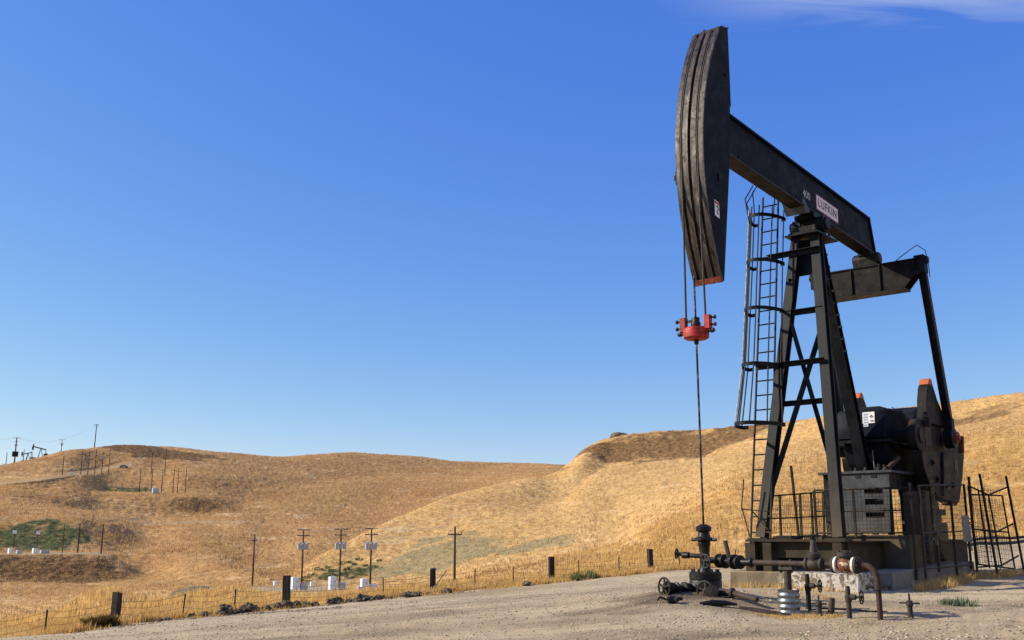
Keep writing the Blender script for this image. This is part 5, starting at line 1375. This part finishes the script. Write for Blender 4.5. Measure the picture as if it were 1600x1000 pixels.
v1 = pole('bare dark utility pole standing alone left of the valley cabinets', -13.81, 175, 8.2, [(7.2, 1.0)], 0, VP)
v2 = pole('utility pole with transformers, leftmost of the valley row of three', -11.27, 172, 9.0, [(8.9, 2.1), (8.0, 2.0)], 3, VP)
v3 = pole('utility pole with transformers, middle of the valley row of three', -9.28, 168, 8.9, [(8.8, 2.1), (7.9, 2.0)], 3, VP)
v4 = pole('utility pole with transformers, rightmost of the valley row of three', -7.65, 160, 8.9, [(8.8, 2.0), (7.9, 2.0)], 3, VP)
v5 = pole('dark cross-shaped utility pole behind the third timber fence post', -3.12, 120, 6.3, [(5.4, 1.6)], 0, VP)
def span(label, a, b, dz, sag, off=0.0):
    pts = [Vector(a).lerp(Vector(b), t) + Vector((off, 0, dz - sag * 4 * t * (1 - t))) for t in [i / 12 for i in range(13)]]
    o = MB().tube(pts, .022, 4, caps=False).build('overhead_wire', 'line_wire'); tag(o, label, 'wire', 'overhead wires')
for nm, a, b in (('from the first to the second transformer pole', v2, v3), ('from the second to the third transformer pole', v3, v4), ('from the third transformer pole to the cross-shaped pole', v4, v5)):
    span('upper overhead wire ' + nm, a[1], b[1], .1, .5, -.6); span('lower overhead wire ' + nm, a[1], b[1], -.85, .6, .6)

def cabinet(label, az, r, w, d, h, mat, legs=.0, second=None):
    x, y, z = at_ground(az, r); t = thing('control_cabinet', label, 'cabinet', (x, y, z), R(-az + 22), 'control cabinets')
    m = MB(); m.box((0, 0, legs + h / 2), (w, d, h)); m.build('housing', mat, t, bevel=.03)
    m = MB(); m.box((0, -d / 2 - .02, legs + h * .5), (w * .78, .03, h * .82)); dr = m.build('door', mat, t, bevel=.01)
    m = MB(); m.box((w * .2, -d / 2 - .05, legs + h * .62), (w * .3, .02, h * .16)); m.build('label_plate', 'cabinet_grey', dr)
    if legs > .1:
        for s in (-1, 1):
            m = MB(); m.box((s * w * .36, 0, legs / 2), (.08, .08, legs)); m.build('leg', 'cabinet_grey', t)
    if second:
        m = MB(); m.box((second[0], -.05, second[2] / 2), (second[1], .7, second[2])); m.build('side_box', 'cabinet_grey', t, bevel=.02)
    return t
cabinet('tall white control cabinet, leftmost in the valley', -11.62, 160, .95, .8, 1.75, 'cabinet', .25)
cabinet('low grey control box beside the leftmost valley cabinet', -11.15, 160, .95, .8, .95, 'cabinet_grey', .15)
cabinet('tall white control cabinet, middle one in the valley', -9.65, 156, .95, .8, 1.85, 'cabinet', .2)
cabinet('low grey control box beside the middle valley cabinet', -9.15, 156, .9, .8, 1.05, 'cabinet_grey', .15)
cabinet('tall white control cabinet, rightmost in the valley', -7.96, 150, .95, .8, 1.75, 'cabinet', .15, (-.75, .55, .8))
cabinet('low pale control box beside the rightmost valley cabinet', -7.45, 150, 1.1, .8, .95, 'cabinet', .1)
cabinet('small white box on legs left of the valley cabinets', -12.62, 162, .55, .4, .65, 'cabinet', .75)
cabinet('small white box on legs between the left and middle valley cabinets', -10.72, 158, .5, .4, .65, 'cabinet', .7)
def well_rack(label, az, r):
    x, y, z = at_ground(az, r); t = thing('well_piping', label, 'piping', (x, y, z), R(-az), 'small well piping on the valley flat')
    m = MB(); m.tube([(-2.0, 0, .15), (2.2, 0, .2)], .07, 6); m.build('line', 'iron', t)
    m = MB(); m.tube([(-.8, 0, 0), (-.8, 0, 1.0), (1.9, .1, 1.0), (1.9, .1, 0)], .05, 6); m.build('rail', 'iron', t)
    m = MB(); m.lathe((-1.3, 0, 0), (0, 0, 1), [(0, .28), (.5, .28), (.52, .15), (.8, .15)], 10); m.build('wellhead_stub', 'oily', t)
well_rack('railing and black well stub on the valley flat, left one', -14.05, 138)
well_rack('railing and black well stub on the valley flat behind the second timber post', -12.2, 132)

# left-hand terraces
LP = 'utility poles on the left terraces'
pole('thin lamp pole with a white box, leftmost on the green bank terrace', -25.43, 292, 6.0, (), 0, LP, 'pole', .12, boxes=((0, 5.2, .9, .8, 'cabinet'),))
pole('thin lamp pole with a white box, second on the green bank terrace', -24.37, 292, 5.6, (), 0, LP, 'pole', .12, boxes=((0, 5.0, .9, .8, 'cabinet'),))
q1 = pole('left pole of the three in front of the green bank', -23.19, 288, 7.2, (), 0, LP, rad=.13)
q2 = pole('middle pole of the three in front of the green bank', -22.48, 288, 7.4, (), 0, LP, rad=.2)
q3 = pole('right pole of the three in front of the green bank', -21.37, 288, 7.4, (), 0, LP, rad=.2)
span('wire strung from the left to the middle pole by the green bank', q1[1], q2[1], -.5, .2); span('wire strung from the middle to the right pole by the green bank', q2[1], q3[1], -.5, .3)
cabinet('white control box, left one on the green bank terrace', -25.53, 285, 1.1, .9, 1.25, 'cabinet', .1)
cabinet('white control box, right one on the green bank terrace', -24.44, 285, 1.1, .9, 1.25, 'cabinet', .1)
cabinet('low grey box beside the left terrace control box', -25.15, 286, 1.2, .9, .8, 'cabinet_grey', .05)
cabinet('low grey box beside the right terrace control box', -24.0, 286, 2.0, .9, .8, 'cabinet_grey', .05)
for lb, az, r, h, arms in (('plain pole, leftmost on the small upper terrace', -19.77, 490, 11.0, ()), ('pole beside the grey box on the small upper terrace', -19.18, 490, 11.0, ((10.5, 1.4),)),
        ('pole right of the grey box on the small upper terrace', -18.67, 490, 10.6, ((10.0, 2.2), (9.0, 2.0))), ('left pole of the close pair on the small upper terrace', -18.1, 488, 11.0, ((10.0, 2.6),)), ('right pole of the close pair on the small upper terrace', -17.88, 492, 11.0, ((9.6, 2.6),)), ('rightmost pole on the small upper terrace', -17.49, 488, 11.0, ()),
        ('tall pole on the slope above the small upper terrace, right one', -18.57, 545, 13.5, ((12.6, 1.6), (10.5, 1.2))), ('tall pole on the slope above the small upper terrace, left one', -19.25, 548, 11.5, ((10.6, 1.4),))):
    pole(lb, az, r, h, arms, 0, LP, rad=.2)
cabinet('grey control box on the small upper terrace', -18.98, 481, 2.6, 1.6, 2.3, 'cabinet_grey', .1)
RP = 'utility poles along the hillside road'
hp = []
for lb, az, r, h, arms in (('lowest plain pole at the left of the hillside road', -23.51, 508, 8.5, ()), ('second pole on the hillside road, with wide cross arms', -22.65, 520, 11.0, ((10.4, 2.6), (9.2, 2.4))), ('third pole on the hillside road, dark', -22.32, 525, 11.0, ((10.2, 1.6),)),
        ('tall middle pole on the hillside road', -21.99, 532, 12.0, ()), ('pole with a dark drum on the hillside road', -21.66, 538, 10.6, ((9.5, 1.8),)), ('uppermost pole on the hillside road', -21.33, 545, 12.0, ())):
    hp.append(pole(lb, az, r, h, arms, 1 if 'drum' in lb else 0, RP, rad=.2))
SP_ = 'poles on the far crest'
s1 = pole('tall pole standing on the far crest against the sky', -22.11, 636, 14.0, ((13.6, 2.8), (12.8, 2.4)), 0, SP_, rad=.3, lean=.02)
s2 = pole('stout pole with a dark box on the far left crest', -25.76, 566, 12.5, ((12.2, 4.0), (10.5, 1.4)), 0, SP_, rad=.35, boxes=((0, 4.2, 2.8, 2.6, 'oily'), (0, 8.6, 1.3, .8, 'transformer')))
s3 = pole('short pole with transformers on the far crest between the pumpjack and the tall pole', -23.66, 598, 6.5, ((6.3, 3.4),), 2, SP_, rad=.2)
s4 = pole('short pole at the left frame edge on the far crest', -26.13, 560, 6.0, ((.2, 4),), 0, SP_, rad=.2)
s5 = pole('short pole just right of the stout pole on the far crest', -25.37, 575, 6.0, (), 0, SP_, rad=.2)
span('long overhead wire from the stout crest pole to the tall crest pole', s2[1], s1[1], -.2, 5.0)
span('overhead wire from the stout crest pole to the transformer pole', s2[1], s3[1], -.2, 2.0)
span('overhead wire leaving the stout crest pole to the left', s2[1], (s2[1].x - 60, s2[1].y - 20, s2[1].z - 3), -.2, 2.0)

# far pumpjacks on the crest
def small_pumpjack(label, az, r, yaw, tilt, sc=1.0):
    x, y, z = at_ground(az, r); t = thing('far_pumpjack', label, 'pumpjack', (x, y, z), yaw, 'far pumpjacks on the crest'); t.scale = (sc, sc, sc)
    m = MB(); m.box((0, 0, .3), (9, 1.8, .6)); m.build('base', 'far_metal', t)
    ct, st_ = math.cos(tilt), math.sin(tilt); Q = lambda a, b: (a * ct, 0, 6.2 + a * st_ + b)
    for s in (-1, 1):
        m = MB(); m.bar((-1.2, s * .9, .5), (0, s * .3, 6.0), .35, .35); m.build('front_leg', 'far_metal', t)
    m = MB(); m.bar((1.8, 0, .5), (.3, 0, 6.0), .35, .35); m.build('rear_leg', 'far_metal', t)
    m = MB(); m.bar(Q(-4.4, .3), Q(3.4, .3), .45, .75, up=(0, 0, 1)); m.build('walking_beam', 'far_metal', t)
    m = MB(); lp = []
    for i in range(11):
        a = R(-26 + 52 * i / 10) - tilt; lp.append((-5.2 * math.cos(a), -.3, 6.4 + 5.2 * math.sin(a)))
    for b in (2.0, -1.8): lp.append((Q(-4.15, b)[0], -.3, Q(-4.15, b)[2]))
    m.prism(lp, (0, .6, 0)); m.build('horse_head', 'far_metal', t)
    for s in (-1, 1):
        m = MB(); m.bar(Q(3.2, 0)[:1] + (s * 1.0,) + Q(3.2, 0)[2:], (3.4, s * 1.0, 2.6), .2, .25); m.build('pitman_arm', 'far_metal', t)
        m = MB(); m.bar((2.2, s * .9, 2.4), (4.4, s * .9, 2.8), .25, 1.3, up=(0, 0, 1)); m.build('crank', 'far_metal', t)
    m = MB(); m.box((3.0, 0, 1.8), (1.8, 1.2, 2.6)); m.build('gear_reducer', 'far_metal', t)
    m = MB(); m.tube([(-5.2, 0, 5.6), (-5.2, 0, .2)], .05, 5); m.build('polished_rod', 'far_metal', t)
small_pumpjack('far grey pumpjack on the left crest with its head raised', -24.62, 600, R(20), R(-14), .82)
small_pumpjack('far grey pumpjack on the left crest with its head lowered', -25.18, 586, R(8), R(12), .62)

# car parked on the hillside road
x, y, z = at_ground(-20.62, 563); car = thing('parked_car', 'small grey-blue car on the hillside road below the far crest', 'car', (x, y, z), R(15))
m = MB(); prof = [(-2.2, .35), (-2.25, .75), (-1.5, .95), (-.9, 1.45), (.7, 1.5), (1.4, 1.0), (2.2, .85), (2.25, .4)]
m.prism([(a, -.85, b) for a, b in prof], (0, 1.7, 0)); m.build('body', 'car', car, bevel=.05)
m = MB(); m.prism([(a, -.87, b) for a, b in [(-1.3, .98), (-.8, 1.38), (.6, 1.42), (1.1, 1.02)]], (0, 1.74, 0)); m.build('windows', 'glass', car)
for a in (-1.4, 1.4):
    for s in (-1, 1):
        m = MB(); m.lathe((a, s * .75, .33), (0, s, 0), [(0, .33), (.18, .33)], 14); m.build('wheel', 'tyre', car)
x, y, z = at_ground(-23.1, 512); t = thing('roadside_box', 'tiny white box beside the hillside road', 'box', (x, y, z)); m = MB(); m.box((0, 0, .5), (1.6, 1.0, 1.0)); m.build('housing', 'cabinet', t, bevel=.05); m = MB(); m.box((0, 0, 1.04), (1.75, 1.15, .08)); m.build('lid', 'cabinet', t)

# ------------------------------------------------------------------ grass, weeds and pebbles
def tufts(name, pts, hmin, hmax, nb, width, mat, seed, spread=.12, lean=.5):
    """pts: Nx3 ground points. one mesh of bent blades"""
    g = np.random.default_rng(seed); n = len(pts)
    P0 = np.repeat(np.asarray(pts, float), nb, axis=0); N = len(P0)
    a = g.uniform(0, 2 * np.pi, N); rr = spread * np.sqrt(g.uniform(0, 1, N))
    base = P0 + np.stack([np.cos(a) * rr, np.sin(a) * rr, np.full(N, -.03)], -1)
    h = g.uniform(hmin, hmax, N) * np.repeat(g.uniform(.6, 1.15, n), nb)
    b = g.uniform(0, 2 * np.pi, N); ln = g.uniform(.05, lean, N) * h
    dx = np.stack([np.cos(b), np.sin(b), np.zeros(N)], -1)
    sx = np.stack([-np.sin(b), np.cos(b), np.zeros(N)], -1) * (width * g.uniform(.6, 1.3, N))[:, None]
    mid = base + dx * (ln * .35)[:, None] + np.array([0, 0, 1.0]) * (h * .6)[:, None]
    tip = base + dx * ln[:, None] + np.array([0, 0, 1.0]) * h[:, None]
    V = np.stack([base - sx, base + sx, mid - sx * .7, mid + sx * .7, tip], 1).reshape(-1, 3)
    i = np.arange(N)[:, None] * 5
    F = np.concatenate([i + [0, 1, 3], i + [0, 3, 2], i + [2, 3, 4]], 1).reshape(-1, 3)
    me = bpy.data.meshes.new(name); me.vertices.add(len(V)); me.vertices.foreach_set('co', V.astype(np.float32).ravel())
    me.loops.add(F.size); me.loops.foreach_set('vertex_index', F.astype(np.int32).ravel())
    me.polygons.add(len(F)); me.polygons.foreach_set('loop_start', np.arange(len(F), dtype=np.int32) * 3)
    me.update(calc_edges=True); me.materials.append(M[mat])
    o = bpy.data.objects.new(name, me); COL.objects.link(o); return o
AZC = AZ
def ground_many(az, r):
    er = smooth_interp(az, TAB[0][0], TAB[0][1])
    x = r * np.sin(np.radians(az)); y = r * np.cos(np.radians(az))
    z = pad_z(x, y)
    j = np.clip(np.searchsorted(AZ, az), 0, len(AZ) - 1)
    for i in np.nonzero(r > er + .2)[0]:
        z[i] = np.interp(r[i], RR[:, j[i]], ZZ[:, j[i]])
    return np.stack([x, y, z], -1)
def scatter(n, a0, a1, d0, d1, seed, bias=1.0, rel=True, thresh=None):
    g = np.random.default_rng(seed); az = g.uniform(a0, a1, n)
    er = smooth_interp(az, TAB[0][0], TAB[0][1]) if rel else 0
    r = er + d0 + (d1 - d0) * g.uniform(0, 1, n) ** bias
    if thresh is not None:
        x = r * np.sin(np.radians(az)); y = r * np.cos(np.radians(az))
        k = fbm(x / thresh[0], y / thresh[0], 3, seed) > thresh[1]; az = az[k]; r = r[k]
    return ground_many(az, r)
o = tufts('verge_grass', np.concatenate([scatter(4200, -31, -18, .35, 4.5, 1, 1.2), scatter(3600, -6, 14, .35, 4.5, 11, 1.2), scatter(4500, -31, 14, 2.5, 9.0, 2), scatter(1500, -18, -6, .6, 3.0, 12, 1.0, True, (1.5, .0))]), .12, .32, 7, .012, 'straw', 3)
tag(o, 'tall dry straw grass along the far road edge', 'dry grass', kind='stuff')
o = tufts('bank_grass', np.concatenate([scatter(16000, 2, 31, 4, 95, 5, 1.0, True, (6, -.12)), scatter(4000, -31, 5, 8, 30, 6)]), .22, .5, 5, .024, 'straw', 8, .35)
tag(o, 'dry grass tussocks on the near hillside behind the fence', 'dry grass', kind='stuff')
def hill_scatter(n, a0, a1, k0, k1, seed, rmax=560):
    g = np.random.default_rng(seed); az = g.uniform(a0, a1, n); j = np.clip(np.searchsorted(AZ, az), 1, len(AZ) - 1)
    S1 = SS[:, 0]; rows = np.nonzero((S1 >= k0) & (S1 < k1))[0]; i = g.choice(rows, n)
    keepm = (G_gravel[i, j] < .3) & (G_green[i, j] < .4) & (RR[i, j] < rmax) & (RR[i, j] > 90)
    i = i[keepm]; j = j[keepm]; f = g.uniform(-.5, .5, len(i))
    return np.stack([XX[i, j] + (XX[i, j] - XX[i, j - 1]) * f, YY[i, j] + (YY[i, j] - YY[i, j - 1]) * f, ZZ[i, j]], -1)
o = tufts('hill_tussocks', hill_scatter(20000, -30, 30, i_nb - 1, i_crest, 71), .22, .6, 4, .05, 'tussock', 72, .45, .9)
tag(o, 'scattered dry tussocks over the golden hillside and valley', 'dry grass', kind='stuff')
o = tufts('hill_tussocks', hill_scatter(20000, -30, 8, i_crest, i_rf + 1, 73, 760), .35, .9, 4, .09, 'tussock', 74, .8, .9)
tag(o, 'scattered dry tussocks over the far left hillside', 'dry grass', kind='stuff')
o = tufts('fringe_grass', scatter(1500, -31, 8, -.35, .5, 9, 1.0, True, (1.2, -.02)), .05, .16, 6, .010, 'straw', 10)
tag(o, 'sparse short straw at the gravel margin', 'dry grass', kind='stuff')
def patch(name, label, c, sx, sy, n, rot, hmin, hmax, mat, seed, nb=7, w=.006, cat='dry grass', spread=.08, kind='stuff'):
    g = np.random.default_rng(seed); a = g.uniform(0, 2 * np.pi, n); q = np.sqrt(g.uniform(0, 1, n))
    dx = np.cos(a) * q * sx; dy = np.sin(a) * q * sy
    x = c[0] + dx * math.cos(rot) - dy * math.sin(rot); y = c[1] + dx * math.sin(rot) + dy * math.cos(rot)
    p = np.stack([x, y, pad_z(x, y)], -1)
    o = tufts(name, p, hmin, hmax, nb, w, mat, seed, spread); tag(o, label, cat, kind=kind); return o
patch('straw_patch', 'trampled straw around the galvanised sleeve of the pipe stand', (ps_xy.x + .05, ps_xy.y - .42), .75, .3, 300, 0, .02, .09, 'straw', 31)
x, y = site(6.6, 2.15); patch('straw_patch', 'golden dry grass growing along the foundation slab', (x, y), 1.7, .30, 380, R(50), .06, .24, 'straw', 32)
x, y = site(10.6, 2.0); patch('straw_patch', 'dry grass in the shade under the bent gate', (x, y), 2.2, .6, 420, R(50), .06, .22, 'straw', 33)
x, y = site(3.55, -.1); patch('straw_patch', 'wisps of dry grass against the whitewashed foundation block', (x, y), .14, 1.5, 90, R(50), .06, .2, 'straw', 34)
x, y = site(1.9, 1.0); patch('straw_patch', 'thin dry grass on the gravel before the foundation block', (x, y), .8, .8, 90, 0, .03, .09, 'straw', 35)
patch('green_weed', 'low sage green weed on the gravel right of the lone valve stem', (7.75, 18.4), .28, .16, 60, 0, .05, .2, 'weed_pale', 36, 9, .012, 'weed', .1, None)
x, y, z = at_ground(3.9, 38.6); o = tufts('green_weed', scatter(60, 3.3, 4.5, .1, .9, 37), .15, .4, 9, .02, 'weed', 38, .15); tag(o, 'clump of green weeds in the roadside grass right of the fourth timber post', 'weed')
x, y, z = at_ground(-21.19, 31.0)
g_ = np.random.default_rng(44); nn = 260; aa = g_.uniform(0, 6.28, nn); qq = np.sqrt(g_.uniform(0, 1, nn)); bx_ = x + np.cos(aa) * qq * .45; by_ = y + np.sin(aa) * qq * .3
o = tufts('dark_bush', np.stack([bx_, by_, pad_z(bx_, by_) + .05], -1), .08, .36, 9, .012, 'bush_dark', 45, .12, 1.1); tag(o, 'low dark dead bush by the left timber fence post', 'bush')
# green shrubs on the spur behind the valley cabinets
shr = [(-11.0, 188), (-10.5, 200), (-10.2, 183), (-9.7, 196), (-9.9, 205), (-9.4, 188), (-9.2, 208), (-8.9, 197), (-8.7, 183), (-8.5, 205), (-8.2, 192), (-7.9, 200), (-10.9, 178), (-8.3, 214), (-7.2, 205), (-9.9, 190)]
sc = []
for i, (az, r) in enumerate(shr + [(-11.4, 183), (-10.7, 192), (-9.6, 181), (-8.1, 184), (-7.5, 195), (-9.0, 190), (-8.8, 210), (-10.0, 198)]):
    x, y, z = at_ground(az, r); g_ = np.random.default_rng(200 + i); n = 26; s = g_.uniform(.35, .85)
    q = g_.normal(0, 1, (n, 3)); q /= np.linalg.norm(q, axis=1)[:, None]; q *= (g_.uniform(.3, 1, n) ** .5)[:, None]
    sc.append(np.array([x, y, z]) + q * [s * 1.3, s * 1.3, .5 * s] + [0, 0, .2 * s])
o = tufts('spur_scrub', np.concatenate(sc), .12, .38, 6, .06, 'weed', 300, .25, 1.4); tag(o, 'low green scrub on the spur behind the valley cabinets', 'scrub', kind='stuff')

# loose stones on the pad
def pebbles(name, n, a0, a1, r0, r1, smin, smax, mat, seed, label, thresh=None):
    g = np.random.default_rng(seed)
    az = g.uniform(a0, a1, n); r = r0 * (r1 / r0) ** g.uniform(0, 1, n)
    er = smooth_interp(az, TAB[0][0], TAB[0][1]); k = r < er; az = az[k]; r = r[k]
    x = r * np.sin(np.radians(az)); y = r * np.cos(np.radians(az))
    if thresh is not None:
        k = fbm(x / thresh[0], y / thresh[0], 3, seed) > thresh[1]; x = x[k]; y = y[k]
    z = pad_z(x, y); N = len(x)
    base = np.array([(1, 0, 0), (0, 1, 0), (-1, 0, 0), (0, -1, 0), (0, 0, .75), (0, 0, -.5), (.6, .6, .4), (-.6, .6, .4), (-.6, -.6, .4), (.6, -.6, .4)], float)
    tri = np.array([(0, 6, 4), (6, 1, 4), (1, 7, 4), (7, 2, 4), (2, 8, 4), (8, 3, 4), (3, 9, 4), (9, 0, 4), (0, 1, 6), (1, 2, 7), (2, 3, 8), (3, 0, 9)])
    s = smin + (smax - smin) * g.uniform(0, 1, N) ** 3
    V = base[None] * s[:, None, None] * g.uniform(.65, 1.25, (N, 10, 1)) * np.stack([g.uniform(.7, 1.3, N), g.uniform(.7, 1.3, N), g.uniform(.5, .95, N)], -1)[:, None, :]
    th = g.uniform(0, 6.28, N); c, sn = np.cos(th)[:, None], np.sin(th)[:, None]
    V = np.stack([V[..., 0] * c - V[..., 1] * sn, V[..., 0] * sn + V[..., 1] * c, V[..., 2]], -1) + np.stack([x, y, z], -1)[:, None, :]
    F = (tri[None] + (np.arange(N) * 10)[:, None, None]).reshape(-1, 3); V = V.reshape(-1, 3)
    me = bpy.data.meshes.new(name); me.vertices.add(len(V)); me.vertices.foreach_set('co', V.astype(np.float32).ravel())
    me.loops.add(F.size); me.loops.foreach_set('vertex_index', F.astype(np.int32).ravel())
    me.polygons.add(len(F)); me.polygons.foreach_set('loop_start', np.arange(len(F), dtype=np.int32) * 3)
    me.update(calc_edges=True); me.materials.append(M[mat])
    o = bpy.data.objects.new(name, me); COL.objects.link(o); tag(o, label, 'gravel', kind='stuff'); return o
pebbles('pale_gravel', 22000, -30, 30, 10, 40, .004, .026, 'pebble', 51, 'pale loose stones scattered over the gravel pad')
pebbles('dark_gravel', 24000, -30, 30, 10, 40, .004, .026, 'pebble_dark', 52, 'darker loose stones scattered over the gravel pad')
pebbles('gravel_spill', 5000, 3, 27, 13, 20.5, .006, .030, 'pebble', 53, 'coarse pale stones spread round the wellhead and valves', (1.0, .0))
pebbles('rubble_fringe', 4200, -24, -2, 29, 37, .02, .07, 'pebble_dark', 54, 'dark rubble strewn along the rocky road edge', (2.0, .1))
